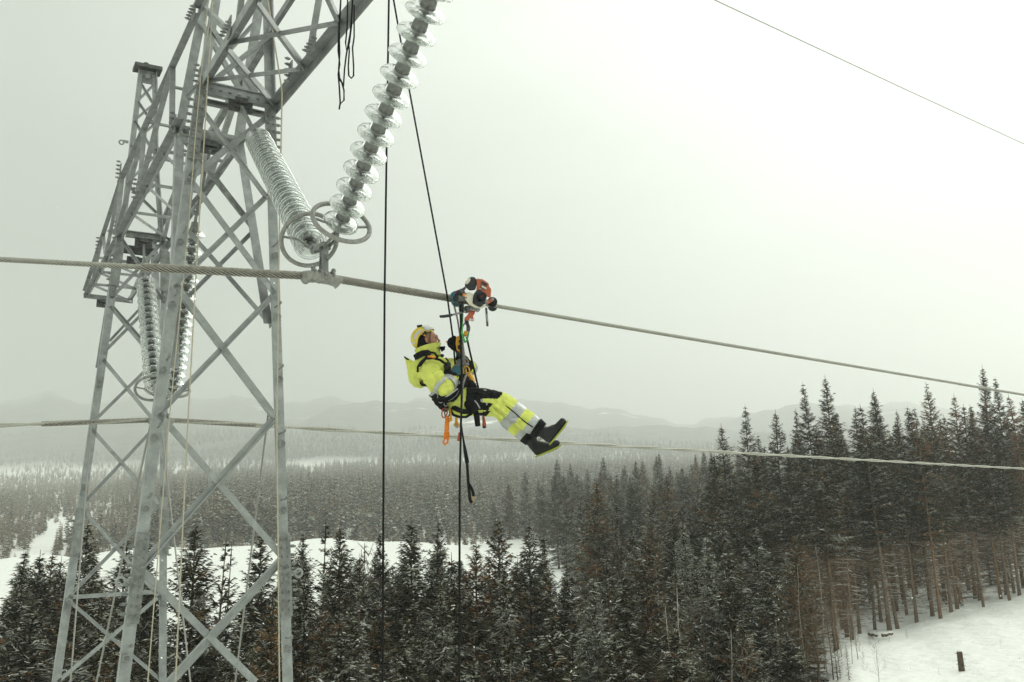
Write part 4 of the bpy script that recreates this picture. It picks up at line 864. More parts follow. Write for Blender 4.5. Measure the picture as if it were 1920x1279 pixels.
while Y < 1900:
    sp_f = 2.9+Y*.0042; X = -.66*Y
    while X < .62*Y:
        x_, y_ = X+rf.uniform(-.5, .5)*sp_f, Y+rf.uniform(-.5, .5)*sp_f*1.3
        a = x_/y_
        if not road(x_, y_) and not (a > .22 and y_ < 330) and not (a > .05 and y_ < 235):
            h = 12*rf.uniform(.7, 1.15)
            cl = math.sin(x_*.045+1.3*math.sin(y_*.019))*math.sin(y_*.031+1.1*math.sin(x_*.023)); h *= 1+.28*cl
            if cl < -.72 and y_ > 330 and rf.random() < .8: X += sp_f; continue
            if y_ < 262: h *= rf.uniform(.3, .6)
            if a < -.40 and y_ > 300: h *= rf.uniform(.6, .95)
            nz = math.sin(x_*.011+1)*math.sin(y_*.013)+.5*math.sin(x_*.03)*math.sin(y_*.021+2)
            if y_ > 1240 and nz > .75: X += sp_f; continue
            tn = rf.random() < (.72 if y_ < 262 else .62*sm(-.26, -.44, a)+.10+.25*max(0, math.sin(x_*.02+2)*math.sin(y_*.017))); (pts2_ if tn else pts).append((x_, y_, terr(x_, y_, False)-.3, h/12))
        X += sp_f
    Y += sp_f*1.25
print('far trees', len(pts))
far_wood('far_forest', pts, 'hazy grey spruce forest rising beyond the snow bank', 'forest')
far_wood('far_birches', pts2_, 'tan leafless birches mixed into the hazy forest at the left', 'forest', src2)
# ------------------------------------------------------------------ falling snow and haze
FLAKE = bpy.data.materials.new('snowflake'); FLAKE.use_nodes = True; t = FLAKE.node_tree; t.nodes.remove(t.nodes['Principled BSDF'])
a1 = t.nodes.new('ShaderNodeBsdfDiffuse'); a2 = t.nodes.new('ShaderNodeBsdfTranslucent'); a3 = t.nodes.new('ShaderNodeMixShader')
a1.inputs[0].default_value = a2.inputs[0].default_value = (.93, .94, .93, 1); a3.inputs[0].default_value = .6
t.links.new(a1.outputs[0], a3.inputs[1]); t.links.new(a2.outputs[0], a3.inputs[2]); t.links.new(a3.outputs[0], t.nodes['Material Output'].inputs[0])
b = MB(); rs = random.Random(3)
for i in range(600):
    Y = 3.5+rs.random()**1.6*55; x, y = rs.uniform(-60, 1980), 1340-rs.random()**1.6*1400; p = PY(x, y, Y); r = rs.uniform(.002, .004)*(1+.02*Y)
    d = np.array([1, .2, -.25])*r if Y > 6 else np.array([1, .2, -.25])*r
    u = ZV*r; q = np.array([0, r, 0]); b.add([p+d, p-d, p+u, p-u, p+q, p-q], [(0, 2, 4), (2, 1, 4), (1, 3, 4), (3, 0, 4), (2, 0, 5), (1, 2, 5), (3, 1, 5), (0, 3, 5)])
fo = b.build('falling_snow', FLAKE); tag(fo, 'tiny white snowflakes drifting through the air', 'snow', kind='stuff')

zt = 3400*max(_HZ)+30; b = MB()
b.bar((0, 0, -17), (0, 0, zt), 8200, 8200, (0, 1, 0))
vm_ = bpy.data.materials.new('snowy_air'); vm_.use_nodes = True; t = vm_.node_tree; t.nodes.remove(t.nodes['Principled BSDF'])
pv = t.nodes.new('ShaderNodeVolumePrincipled'); pv.inputs['Color'].default_value = (.965, .985, .965, 1); pv.inputs['Density'].default_value = .00060; pv.inputs['Anisotropy'].default_value = .62
t.links.new(pv.outputs[0], t.nodes['Material Output'].inputs['Volume'])
hz_ = b.build('haze', vm_); tag(hz_, kind='stuff')
# ------------------------------------------------------------------ the worker
import mathutils
dg0 = None
def cap_into(bm, p0, r0, p1, r1, seg=14):
    """tapered capsule as a closed lofted tube with round ends"""
    p0, p1 = np.asarray(p0, float), np.asarray(p1, float); a = p1-p0; L_ = np.linalg.norm(a); a = a/(L_+1e-9)
    e1 = np.cross(a, (.21, .35, .91)); e1 /= np.linalg.norm(e1); e2 = np.cross(a, e1); ringsv = []
    prof = [(-r0*math.cos(t), r0*math.sin(t)) for t in (.0, .35, .8, 1.2)]+[(0, r0)]+[(L_*.5, (r0+r1)/2), (L_, r1)]+[(L_+r1*math.cos(t), r1*math.sin(t)) for t in (1.2, .8, .35, 0)]
    prev = None
    for z, r in prof:
        if r < 1e-6: cur = [bm.verts.new(p0+a*z)]
        else: cur = [bm.verts.new(p0+a*z+(e1*math.cos(2*math.pi*j/seg)+e2*math.sin(2*math.pi*j/seg))*r) for j in range(seg)]
        if prev:
            if len(prev) == 1: [bm.faces.new((prev[0], cur[j], cur[(j+1) % seg])) for j in range(seg)]
            elif len(cur) == 1: [bm.faces.new((prev[j], cur[0], prev[(j+1) % seg])) for j in range(seg)]
            else: [bm.faces.new((prev[j], cur[j], cur[(j+1) % seg], prev[(j+1) % seg])) for j in range(seg)]
        prev = cur
def ell_into(bm, c, rad, rot=None, seg=18):
    c = np.asarray(c, float); Mx = Matrix.Translation(Vector(c))
    if rot is not None: Mx = Mx@rot.to_4x4()
    bmesh.ops.create_uvsphere(bm, u_segments=seg, v_segments=seg//2+2, radius=1, matrix=Mx@Matrix.Diagonal((*rad, 1)))
def sculpt(name, prims, mats, voxel=.010, smooth=3, disp=0, dscale=.06, parent=None, pick=None, loc=(0, 0, 0)):
    """one continuous surface grown from overlapping tapered limbs; baked to a mesh"""
    bm = bmesh.new()
    for p in prims:
        if p[0] == 'c': cap_into(bm, *p[1:])
        else: ell_into(bm, *p[1:])
    bmesh.ops.recalc_face_normals(bm, faces=bm.faces)
    bmesh.ops.translate(bm, verts=bm.verts, vec=-Vector(loc))
    me = bpy.data.meshes.new(name+'_raw'); bm.to_mesh(me); bm.free(); o = bpy.data.objects.new(name+'_raw', me); C.objects.link(o)
    m = o.modifiers.new('r', 'REMESH'); m.mode = 'VOXEL'; m.voxel_size = voxel; m.adaptivity = 0
    if smooth: s = o.modifiers.new('s', 'SMOOTH'); s.iterations = smooth; s.factor = .6
    if disp:
        tx = bpy.data.textures.new(name+'_folds', 'CLOUDS'); tx.noise_scale = dscale; tx.noise_depth = 2
        d = o.modifiers.new('d', 'DISPLACE'); d.texture = tx; d.strength = disp; d.mid_level = .5; d.texture_coords = 'LOCAL'
    dg = bpy.context.evaluated_depsgraph_get(); dg.update(); ev = o.evaluated_get(dg)
    me2 = bpy.data.meshes.new_from_object(ev, depsgraph=dg); me2.name = name; bpy.data.objects.remove(o)
    me2.materials.clear()
    for mm in (mats if isinstance(mats, (list, tuple)) else [mats]): me2.materials.append(mm)
    me2.polygons.foreach_set('use_smooth', [True]*len(me2.polygons))
    if pick: me2.polygons.foreach_set('material_index', [pick(np.array(p.center)+np.asarray(loc)) for p in me2.polygons])
    me2.update(); o2 = bpy.data.objects.new(name, me2); C.objects.link(o2)
    if parent is not None: o2.parent = parent
    else: o2.location = loc
    return o2
YW = 9.05
def W(x, y, d=0.0): return PY(x, y, YW+d)        # point of the worker: photo pixel and offset in depth
OW = W(860, 750)
S_R, S_L = W(801, 694, -.19), W(812, 686, .19)   # shoulders, elbows, wrists
E_R, E_L = W(834, 727, -.30), W(879, 690, .27)
H_R, H_L = W(857, 692, -.19), W(863, 669, .12)
HP_R, HP_L = W(862, 752, -.10), W(868, 757, .10)
K_R, K_L = W(941, 753, -.14), W(934, 765, .13)
A_R, A_L = W(1005, 801, -.13), W(986, 817, .13)
HEAD = W(801, 637)
NECK = W(802, 662)
CHEST = W(810, 697); BELLY = W(836, 728); PELV = W(860, 750)
def rotY(deg): return mathutils.Matrix.Rotation(R_(deg), 3, 'Y')
def hand_prims(wrist, aim, side, grip, sc=1.0):
    """palm and five bent fingers closing round a rope; aim: direction of the palm, grip: direction the fingers curl to"""
    aim = aim/np.linalg.norm(aim); grip = grip-aim*(grip@aim); grip /= np.linalg.norm(grip); ax = np.cross(aim, grip); P = []
    palm = wrist+aim*.05*sc
    for k in range(4):
        o_ = ax*(k-1.5)*.0205*sc; base = wrist+aim*.088*sc+o_; l = (.9, 1.05, 1.0, .8)[k]*sc
        P.append(('c', wrist+aim*.01+o_*.55, .020*sc, base, .0135*sc))
        j1 = base+(aim*.55+grip*.75)*.036*l; j2 = j1+(grip*.9-aim*.35)*.027*l; j3 = j2+(-aim*.85+grip*.1)*.024*l
        P += [('c', base, .0125*sc, j1, .0115*sc), ('c', j1, .0115*sc, j2, .0105*sc), ('c', j2, .0105*sc, j3, .0092*sc)]
    t0 = wrist+aim*.03*sc-ax*.036*side*sc; t1 = t0+(aim*.5-ax*.55*side+grip*.6)*.040*sc; t2 = t1+(aim*.5+ax*.25*side+grip*.8)*.034*sc
    P += [('c', wrist+aim*.015-ax*.012*side, .019*sc, t0, .017*sc), ('c', t0, .0165*sc, t1, .0135*sc), ('c', t1, .013*sc, t2, .0105*sc)]
    return P
aimR = np.array([.35, .25, .9]); gripR = np.array([.75, .6, -.2]); aimL = np.array([-.15, -.1, 1.0]); gripL = np.array([-.6, -.75, .1])
# body under the clothes: one continuous figure with a face
head_c = W(802, 637)
px_ = 1.0/FPX*YW                                   # metres per pixel at the worker
def F(dx, dz, dy=0.0): return head_c+np.array([dx, dy, dz])
face = [('e', F(-.022, .0), (.092, .073, .10)), ('e', F(.030, -.045), (.060, .058, .072)), ('e', F(.004, .018), (.084, .068, .072)),
        ('c', F(.083, .028), .014, F(.093, .012), .013), ('c', F(.090, .012), .012, F(.114, -.018), .0125), ('e', F(.113, -.020), (.013, .016, .011)),
        ('e', F(.092, -.046), (.014, .024, .009)), ('e', F(.089, -.060), (.014, .022, .010)), ('e', F(.076, -.090), (.026, .028, .022)),
        ('e', F(.060, -.028, -.047), (.024, .017, .022)), ('e', F(.060, -.028, .047), (.024, .017, .022)),
        ('c', F(.079, .030, -.040), .011, F(.089, .034, -.014), .012), ('c', F(.079, .030, .040), .011, F(.089, .034, .014), .012),
        ('e', F(.072, .010, -.033), (.014, .013, .010)), ('e', F(.072, .010, .033), (.014, .013, .010)),
        ('c', F(-.005, -.01, -.074), .014, F(-.003, -.04, -.070), .012), ('c', F(-.005, -.01, .074), .014, F(-.003, -.04, .070), .012)]
body = face+[('c', F(-.02, -.06), .058, NECK+np.array([0, 0, -.03]), .062), ('c', NECK, .062, CHEST, .10), ('c', CHEST+np.array([0, -.06, 0]), .11, BELLY+np.array([0, -.05, 0]), .105), ('c', CHEST+np.array([0, .06, 0]), .11, BELLY+np.array([0, .05, 0]), .105),
        ('c', BELLY+np.array([0, -.05, 0]), .105, PELV+np.array([0, -.05, 0]), .115), ('c', BELLY+np.array([0, .05, 0]), .105, PELV+np.array([0, .05, 0]), .115),
        ('c', CHEST, .09, S_R, .06), ('c', CHEST, .09, S_L, .06), ('c', S_R, .052, E_R, .042), ('c', E_R, .042, H_R, .028), ('c', S_L, .052, E_L, .042), ('c', E_L, .042, H_L, .028),
        ('c', HP_R, .09, K_R, .058), ('c', K_R, .056, A_R, .030), ('c', HP_L, .09, K_L, .058), ('c', K_L, .056, A_L, .030),
        ('c', A_R, .03, W(1030, 815, -.13), .014), ('c', A_L, .03, W(1012, 842, .13), .014)]+hand_prims(H_R, aimR, 1, gripR, .92)+hand_prims(H_L, aimL, -1, gripL, .92)
person = sculpt('person', body, [M['skin']], .0075, 2, loc=OW)
tag(person, 'lineman in yellow hi-vis clothes and helmet hanging in a harness under the cable', 'person')
def kid(o, parent=None): o.parent = parent or person; return o
def pm(mb, name, m, parent=None, smooth=False, bevel=0):
    return kid(mb.build(name, m, smooth=smooth, bevel=bevel, loc=OW), parent) if False else _pm(mb, name, m, parent, smooth, bevel)
def _pm(mb, name, m, parent, smooth, bevel):
    mb.v = [tuple(np.asarray(p)-OW) for p in mb.v]; o = mb.build(name, m, smooth=smooth, bevel=bevel); o.parent = parent or person; return o
# eyes, brows, lips
b = MB()
for s in (-1, 1): b.ell(F(.0815, .011, s*.033), (.008, .012, .005), seg=8)
_pm(b, 'eye', M['black'], None, True, 0)
b = MB(); b.tube([F(.096, -.0535, -.018), F(.104, -.053, 0), F(.096, -.0535, .018)], .0035, 6); _pm(b, 'mouth', mat('lips', (.25, .08, .065), .5), None, True, 0)
# jacket
TD = np.array([0, .075, 0])
jk = [('c', W(806, 692)-TD, .125, W(827, 718)-TD, .135), ('c', W(806, 692)+TD, .125, W(827, 718)+TD, .135), ('c', W(827, 718)-TD, .135, W(846, 739)-TD, .13), ('c', W(827, 718)+TD, .135, W(846, 739)+TD, .13),
      ('c', W(803, 678), .10, W(812, 692), .12), ('c', W(806, 690)-TD, .10, S_R, .092), ('c', W(810, 688)+TD, .10, S_L, .09),
      ('c', S_R, .092, W(818, 712, -.26), .092), ('c', W(818, 712, -.26), .092, E_R, .082), ('c', E_R, .082, W(848, 711, -.21), .068),
      ('c', S_L, .09, W(848, 689, .24), .084), ('c', W(848, 689, .24), .084, E_L, .074), ('c', E_L, .074, W(873, 682, .2), .06),
      ('c', W(836, 690, .06), .07, W(846, 684, .16), .07),
      # folds of the cloth: raised ridges that melt into the surface
      ('c', W(793, 684, -.262), .012, W(806, 706, -.335), .016), ('c', W(806, 700, -.335), .013, W(815, 719, -.348), .017), ('c', W(817, 697, -.325), .012, W(826, 715, -.365), .017), ('c', W(812, 722, -.335), .014, W(829, 737, -.345), .017),
      ('c', W(829, 705, -.335), .012, W(838, 716, -.37), .016), ('c', W(826, 727, -.375), .013, W(840, 722, -.365), .015), ('c', W(786, 690, -.175), .014, W(797, 716, -.20), .018), ('c', W(792, 705, -.19), .014, W(809, 731, -.215), .017),
      ('c', W(801, 716, -.205), .012, W(818, 737, -.21), .016), ('c', W(813, 681, -.20), .012, W(828, 690, -.20), .016), ('c', W(822, 686, -.18), .012, W(835, 698, -.19), .015), ('c', W(808, 680, -.25), .012, W(822, 691, -.30), .016),
      ('e', W(790, 701), (.115, .19, .14), rotY(35))]
jacket = sculpt('jacket', jk, [M['hivis']], .0085, 2, disp=.030, dscale=.06, parent=person, loc=OW)
# collar: a standing band round the neck, open at the front
def collar(p, axis, r0, r1, h, a0, a1, th=.014, tilt=.3, flare=1.12):
    ax = axis/np.linalg.norm(axis); e1 = np.array([1., 0, 0])-ax*ax[0]; e1 /= np.linalg.norm(e1); e2 = np.cross(ax, e1); bb = MB(); n = 26; vsx = []
    for i in range(n+1):
        t = a0+(a1-a0)*i/n; d = e1*math.cos(t)*r0+e2*math.sin(t)*r1; hh = h*(.78+.22*math.cos(t))
        for k, (f, z) in enumerate(((1.06, 0), (1.0, hh*.5), (flare, hh), (flare-.1, hh), (.90, hh*.5), (.95, 0))): vsx.append(p+d*f+ax*z)
    bb.add(vsx, [(i*6+j, i*6+(j+1) % 6, (i+1)*6+(j+1) % 6, (i+1)*6+j) for i in range(n) for j in range(6)]+[(0, 1, 2, 3, 4, 5), tuple(n*6+j for j in range(6))]); return bb
cax = np.array([-.05, 0, 1.0])
cb_ = collar(W(803, 669), cax, .118, .095, .125, -2.9, 2.9); co = _pm(cb_, 'collar', M['hivis'], jacket, True, 0)
b = MB(); b.add([W(823, 650, -.07), W(835, 649, -.05), W(834, 656, -.04), W(828, 660, -.06)]+[W(823, 650, .05), W(835, 649, .05), W(834, 656, .05), W(828, 660, .05)], [(0, 1, 2, 3), (7, 6, 5, 4), (0, 4, 5, 1), (1, 5, 6, 2), (2, 6, 7, 3), (3, 7, 4, 0)]); _pm(b, 'collar_flap', M['black_cloth'], jacket, False, 0)
b = MB(); b.ell(W(819.5, 653, -.105), (.006, .004, .006), seg=8); b.ell(W(829, 667, -.085), (.02, .02, .018), seg=10); _pm(b, 'snap_button', M['black_pl'], jacket, True, 0)
# hood folded down on the back
hd = [('c', W(796, 672, -.10), .035, W(779, 688, -.13), .055), ('c', W(796, 672, .10), .035, W(779, 688, .13), .055), ('c', W(779, 688, -.12), .06, W(776, 700, 0), .06), ('c', W(779, 688, .12), .06, W(776, 700, 0), .06),
      ('c', W(768, 679, -.04), .035, W(776, 700, -.03), .06), ('c', W(761, 672, -.02), .014, W(770, 683, -.02), .045), ('c', W(761, 672, .05), .014, W(770, 683, .05), .045), ('c', W(783, 712), .05, W(776, 700), .06)]
sculpt('hood', hd, [M['hivis']], .0095, 3, disp=.02, dscale=.06, parent=jacket, loc=OW)
b = MB(); b.tube([W(758.5, 669.5, -.07), W(762, 672.5, -.08), W(766, 674.5, -.09)], .008, 6); b.tube([W(758.5, 669.5, -.07), W(758.5, 669.5, .06)], .007, 6); _pm(b, 'hood_edge', M['black_cloth'], jacket, True, 0)
# reflective bands: short sleeves of tape a few millimetres proud of the cloth
def band(name, p0, r0, p1, r1, t0, t1, parent, tw=.008, m='refl', seg=24, flat=1.0):
    p0, p1 = np.asarray(p0), np.asarray(p1); a = p0+(p1-p0)*t0; c = p0+(p1-p0)*t1; ra, rc = r0+(r1-r0)*t0+tw, r0+(r1-r0)*t1+tw
    ax = (p1-p0)/np.linalg.norm(p1-p0); L_ = np.linalg.norm(c-a); bb = MB(); bb.lathe(a, ax, [(ra, 0), (rc, L_), (rc-.012, L_), (ra-.012, 0), (ra, 0)], seg); return _pm(bb, name, M[m], parent, True, 0)
mR = W(818, 712, -.26)
band('reflective_band', mR, .090, E_R, .084, .66, .98, jacket, .012)
band('reflective_band', E_R, .084, W(848, 711, -.21), .070, .34, .72, jacket, .012)
band('reflective_band', E_L, .074, W(873, 682, .2), .06, -.35, .0, jacket, .010)
b = MB(); bk = W(815, 743); b.add([W(805, 740, -.15), W(812, 731, -.19), W(822, 742, -.19), W(818, 750, -.15), W(803, 742, .1), W(812, 733, .15), W(820, 745, .15), W(816, 752, .1)], [(0, 1, 2, 3), (7, 6, 5, 4), (0, 4, 5, 1), (1, 5, 6, 2), (2, 6, 7, 3), (3, 7, 4, 0)]); _pm(b, 'reflective_band', M['refl'], jacket, True, .006)
b = MB(); b.add([W(786, 716, -.15), W(792, 720, -.19), W(801, 723, -.19), W(800, 725, -.17), W(790, 724, -.15), W(786, 717, .12), W(792, 720, .15), W(801, 723, .15), W(800, 725, .13), W(790, 724, .12)], [(0, 1, 2, 3, 4), (9, 8, 7, 6, 5)]+[(i, 5+i, 5+(i+1) % 5, (i+1) % 5) for i in range(5)]); _pm(b, 'back_patch', M['black_cloth'], jacket, False, .004)
b = MB(); b.add([W(805.6, 693, -.30), W(808, 693.5, -.30), W(808.5, 697, -.305), W(807.5, 701, -.305), W(806, 697, -.305)]+[W(805.6, 693, -.27), W(808, 693.5, -.27), W(808.5, 697, -.27), W(807.5, 701, -.27), W(806, 697, -.27)], [(0, 1, 2, 3, 4), (9, 8, 7, 6, 5)]+[(i, 5+i, 5+(i+1) % 5, (i+1) % 5) for i in range(5)]); _pm(b, 'sleeve_emblem', M['black_cloth'], jacket, False, 0)
# black forearms
sculpt('sleeve', [('c', W(843, 715, -.235), .073, W(852, 704, -.20), .058)], [M['black_cloth']], .009, 2, disp=.016, dscale=.04, parent=jacket, loc=OW)
sculpt('sleeve', [('c', W(876, 686, .215), .066, W(864, 671, .13), .052)], [M['black_cloth']], .009, 2, disp=.016, dscale=.04, parent=jacket, loc=OW)
# gloves with fingers closed on the rope
def glove_pick(wr, aim, cut): return lambda c: 0 if (c-wr)@(aim/np.linalg.norm(aim)) < cut else 1
sculpt('glove', [('c', W(853, 701, -.205), .052, H_R, .046)]+hand_prims(H_R, aimR, 1, gripR, 1.18), [M['teal'], M['grey_glove']], .0062, 2, parent=person, loc=OW, pick=glove_pick(H_R, aimR, .015))
sculpt('glove', [('c', W(866, 674, .14), .046, H_L, .042)]+hand_prims(H_L, aimL, -1, gripL, 1.15), [M['teal'], M['teal']], .0062, 2, parent=person, loc=OW, pick=glove_pick(H_L, aimL, .03))
# trousers: yellow with black thigh panels
def inpoly(x, y, P):
    c = False; n = len(P)
    for i in range(n):
        (x0, y0), (x1, y1) = P[i], P[(i+1) % n]
        if (y0 > y) != (y1 > y) and x < (x1-x0)*(y-y0)/(y1-y0)+x0: c = not c
    return c
thR = (K_R-HP_R)/np.linalg.norm(K_R-HP_R); thL = (K_L-HP_L)/np.linalg.norm(K_L-HP_L)
def tr_pick(c):
    right = c[1] < YW; h, k, th = (HP_R, K_R, thR) if right else (HP_L, K_L, thL); L_ = np.linalg.norm(k-h); t = (c-h)@th/L_
    foot = W(999, 797, -.13) if right else W(983, 812, .13); u = (c-k)@(foot-k)/((foot-k)@(foot-k))
    if (.34 < u < .62) or u > .88: return 2
    if t < .20 or t > 1.02: return 0
    up = c-(h+th*t*L_); v = up[2]+up[0]*.1                # height over the thigh axis
    lim = -.095 if t < .70 else -.095+(t-.70)*.46          # the panel narrows towards the knee
    if .58 < t < .92 and -.035 < v < .005 and up[1]*(-1 if right else 1) > 0: return 0
    return 1 if v > lim else 0
tr = [('c', W(852, 744)-TD*.7, .125, PELV-TD*.8, .135), ('c', W(852, 744)+TD*.7, .125, PELV+TD*.8, .135), ('c', PELV-TD*.8, .135, HP_R, .138), ('c', PELV+TD*.8, .135, HP_L, .135),
      ('c', HP_R, .135, W(905, 750, -.13), .118), ('c', W(905, 750, -.13), .118, K_R, .090), ('c', HP_L, .132, W(900, 758, .12), .112), ('c', W(900, 758, .12), .112, K_L, .088),
      ('c', K_R, .092, W(965, 772, -.14), .100), ('c', W(965, 772, -.14), .100, W(999, 797, -.13), .093), ('c', K_L, .09, W(955, 787, .13), .094), ('c', W(955, 787, .13), .094, W(983, 812, .13), .085),
      ('c', W(924, 738, -.225), .014, W(944, 768, -.225), .018), ('c', W(929, 760, -.235), .013, W(952, 778, -.23), .017), ('c', W(944, 752, -.235), .012, W(961, 764, -.24), .016), ('c', W(918, 765, -.21), .013, W(940, 782, -.20), .018), ('c', W(958, 786, -.225), .012, W(975, 787, -.235), .015),
      ('c', W(893, 735, -.24), .013, W(912, 742, -.255), .016), ('c', W(890, 752, -.255), .012, W(908, 758, -.25), .016), ('c', W(866, 758, -.225), .012, W(876, 776, -.215), .016)]
trousers = sculpt('trousers', tr, [M['hivis'], M['black_cloth'], M['refl']], .0085, 3, disp=.026, dscale=.065, parent=person, loc=OW, pick=tr_pick)
band('trouser_cuff', W(1004, 800.5, -.13), .088, W(1015, 808, -.13), .075, .0, 1.0, trousers, .008, 'black_cloth'); band('trouser_cuff', W(987, 815, .13), .080, W(996, 824, .13), .07, .0, 1.0, trousers, .008, 'black_cloth')
b = MB(); b.tube([W(948, 760, -.235), W(966, 775, -.242), W(984, 791, -.235), W(999, 801, -.222)], .0055, 6); _pm(b, 'zip', M['black_cloth'], trousers, True, 0)
def mark(P, d, dd=.03):
    bb = MB(); n = len(P); bb.add([W(x, y, d) for x, y in P]+[W(x, y, d+dd) for x, y in P], [tuple(range(n)), tuple(range(2*n-1, n-1, -1))]+[(i, n+i, n+(i+1) % n, (i+1) % n) for i in range(n)]); return bb
for P, d in (([(901, 748.5), (905.5, 748.2), (905.8, 753.5), (901.3, 754)], -.258), ([(911.5, 755), (914, 754.5), (914, 759.5), (911.6, 760)], -.252), ([(905, 731.5), (910, 729.5), (913, 732), (908, 733.5)], -.215)):
    _pm(mark(P, d, .035), 'pocket_patch', mat('grey_print', (.35, .36, .35), .7), trousers, False, 0)
# boots
def boot(ank, shaft, heel, ball, toe, d, parent):
    prims = [('c', W(*ank, d), .058, W(*shaft, d), .049), ('c', W(*shaft, d), .049, W(*heel, d), .041), ('c', W(*heel, d), .041, W(*ball, d), .040), ('c', W(*shaft, d), .045, W(*ball, d), .037), ('c', W(*ball, d), .041, W(*toe, d), .037), ('c', W(ank[0]-2, ank[1]-1, d), .066, W(ank[0]+1, ank[1]+1, d), .064)]
    o = sculpt('boot', prims, [M['boot']], .008, 2, disp=.008, dscale=.03, parent=parent, loc=OW)
    f = (W(*toe, d)-W(*heel, d)); f /= np.linalg.norm(f); s = np.array([0, 1., 0]); dn = np.cross(f, s)
    if dn[2] > 0: dn = -dn
    base = W(*heel, d)+dn*.038; L_ = np.linalg.norm(W(*toe, d)-W(*heel, d)); bb = MB(); n = 26; V = []
    for lay in (0, .011):
        for i in range(n):
            t = 2*math.pi*i/n; u = (1-math.cos(t))/2; wv = (.038+.012*sm(.35, .7, u))*(1 if 0 < i < n else 0); rise = .012*sm(.75, 1.0, u)
            V.append(base+f*(-.045+(L_+.088)*u)+s*math.sin(t)*(wv*1.0)+dn*(lay-rise))
    bb.add(V, [tuple(range(n)), tuple(range(2*n-1, n-1, -1))]+[(i, n+i, n+(i+1) % n, (i+1) % n) for i in range(n)])
    _pm(bb, 'sole', M['sole'], o, False, 0)
    bb = MB()
    for k in range(5):
        q = W(shaft[0]+6+k*3.2-(ball[0]-shaft[0])*.05, shaft[1]-7-k*1.5, d); bb.tube([q-s*.03+dn*.01, q-dn*.012, q+s*.03+dn*.01], .005, 5)
    _pm(bb, 'laces', mat('boot_lace', (.22, .23, .14), .8), o, True, 0); return o
boot((1012, 806), (1019, 812), (1029, 822), (1047, 801), (1055, 791), -.13, person)
boot((993, 822), (1000, 834), (1008, 846), (1032, 838), (1043, 832), .13, person)
# helmet
hc = W(793, 634.5)
def helmet():
    bb = MB(); V = []; nu, nv = 40, 26; n_ = np.array([-.60, 0, .80]); n_ /= np.linalg.norm(n_)
    f_ = np.array([.80, 0, .60]); s_ = np.array([0, 1., 0]); rows = []
    for lay, k in ((0, 1.0), (1, .93)):
        for i in range(nv+1):
            for j in range(nu):
                ph = 2*math.pi*j/nu; c, s = math.cos(ph), math.sin(ph)
                end = 1.62+.10*max(0, c)**2+.42*max(0, -c)**1.5-.20*abs(s)**3*(1 if c > -.5 else .6)      # brim line: peak in front, long at the back, arch over the ear
                t = end*i/nv; r = np.array([.122, .102, .118])*k
                V.append(hc+(f_*math.sin(t)*c*r[0]+s_*math.sin(t)*s*r[1]+n_*math.cos(t)*r[2]))
    m = (nv+1)*nu; Fs = []
    for lay in (0, 1):
        for i in range(nv):
            for j in range(nu): q = (lay*m+i*nu+j, lay*m+(i+1)*nu+j, lay*m+(i+1)*nu+(j+1) % nu, lay*m+i*nu+(j+1) % nu); Fs.append(q if lay == 0 else q[::-1])
    for j in range(nu): Fs.append((nv*nu+j, m+nv*nu+j, m+nv*nu+(j+1) % nu, nv*nu+(j+1) % nu))
    bb.add(V, Fs); return bb
hel = _pm(helmet(), 'helmet', M['helmet'], None, True, 0)
def shellpt(x, y, k=1.02):                          # point on the near side of the helmet shell
    p = W(x, y); dx, dz = (p-hc)[0], (p-hc)[2]; q = 1-(dx/.121)**2-(dz/.119)**2; return np.array([p[0], hc[1]-.104*math.sqrt(max(.02, q))*k-.001, p[2]])
def patch(L_, wd, m, name, k=1.03, seg=6):
    bb = MB(); bb.tube([shellpt(x, y, k) for x, y in L_], wd, seg); return _pm(bb, name, M[m], hel, True, 0)
b = MB(); b.sweep([shellpt(x, y, 1.02) for x, y in ((779, 640), (780, 635), (783, 630.5), (787.5, 627), (793, 625))], [(-.013, -.002), (.013, -.002), (.013, .002), (-.013, .002)], up=(0, -1, 0)); _pm(b, 'reflective_strip', M['helmet_line'], hel, False, 0)
b = MB(); b.sweep([shellpt(774, 644, 1.03), shellpt(779.5, 646, 1.03)], [(-.012, -.002), (.012, -.002), (.012, .002), (-.012, .002)], up=(0, -1, 0)); b.tube([shellpt(798.5, 621, 1.02), shellpt(798.5, 621, 1.08)], .016, 12); _pm(b, 'sticker', M['helmet_line'], hel, False, 0)
patch([(776, 638), (776.5, 630), (780, 623), (786, 618.5), (794, 617)], .0035, 'helmet', 'ridge', 1.03)
b = MB(); b.bar(shellpt(792, 631, 1.02), shellpt(802, 631.5, 1.02), .03, .02, (0, 0, 1)); b.tube([shellpt(793, 632, 1.0), shellpt(793, 632, 1.15)], .012, 8); b.tube([shellpt(799, 628, 1.0), shellpt(799, 628, 1.12)], .014, 8); _pm(b, 'lamp_clip', M['black_pl'], hel, False, .003)
b = MB(); b.ell(shellpt(792.5, 631.5, 1.14), (.011, .006, .012), seg=8); b.ell(shellpt(798, 634, 1.1), (.013, .006, .006), seg=8); _pm(b, 'clip_tab', M['yellow'], hel, True, 0)
b = MB(); b.bar(W(782, 612.5, -.03), W(792, 611, -.03), .06, .012, (0, 0, 1)); b.ell(W(788.5, 610.5), (.012, .02, .008), seg=8); _pm(b, 'vent_cover', M['black_pl'], hel, False, .003)
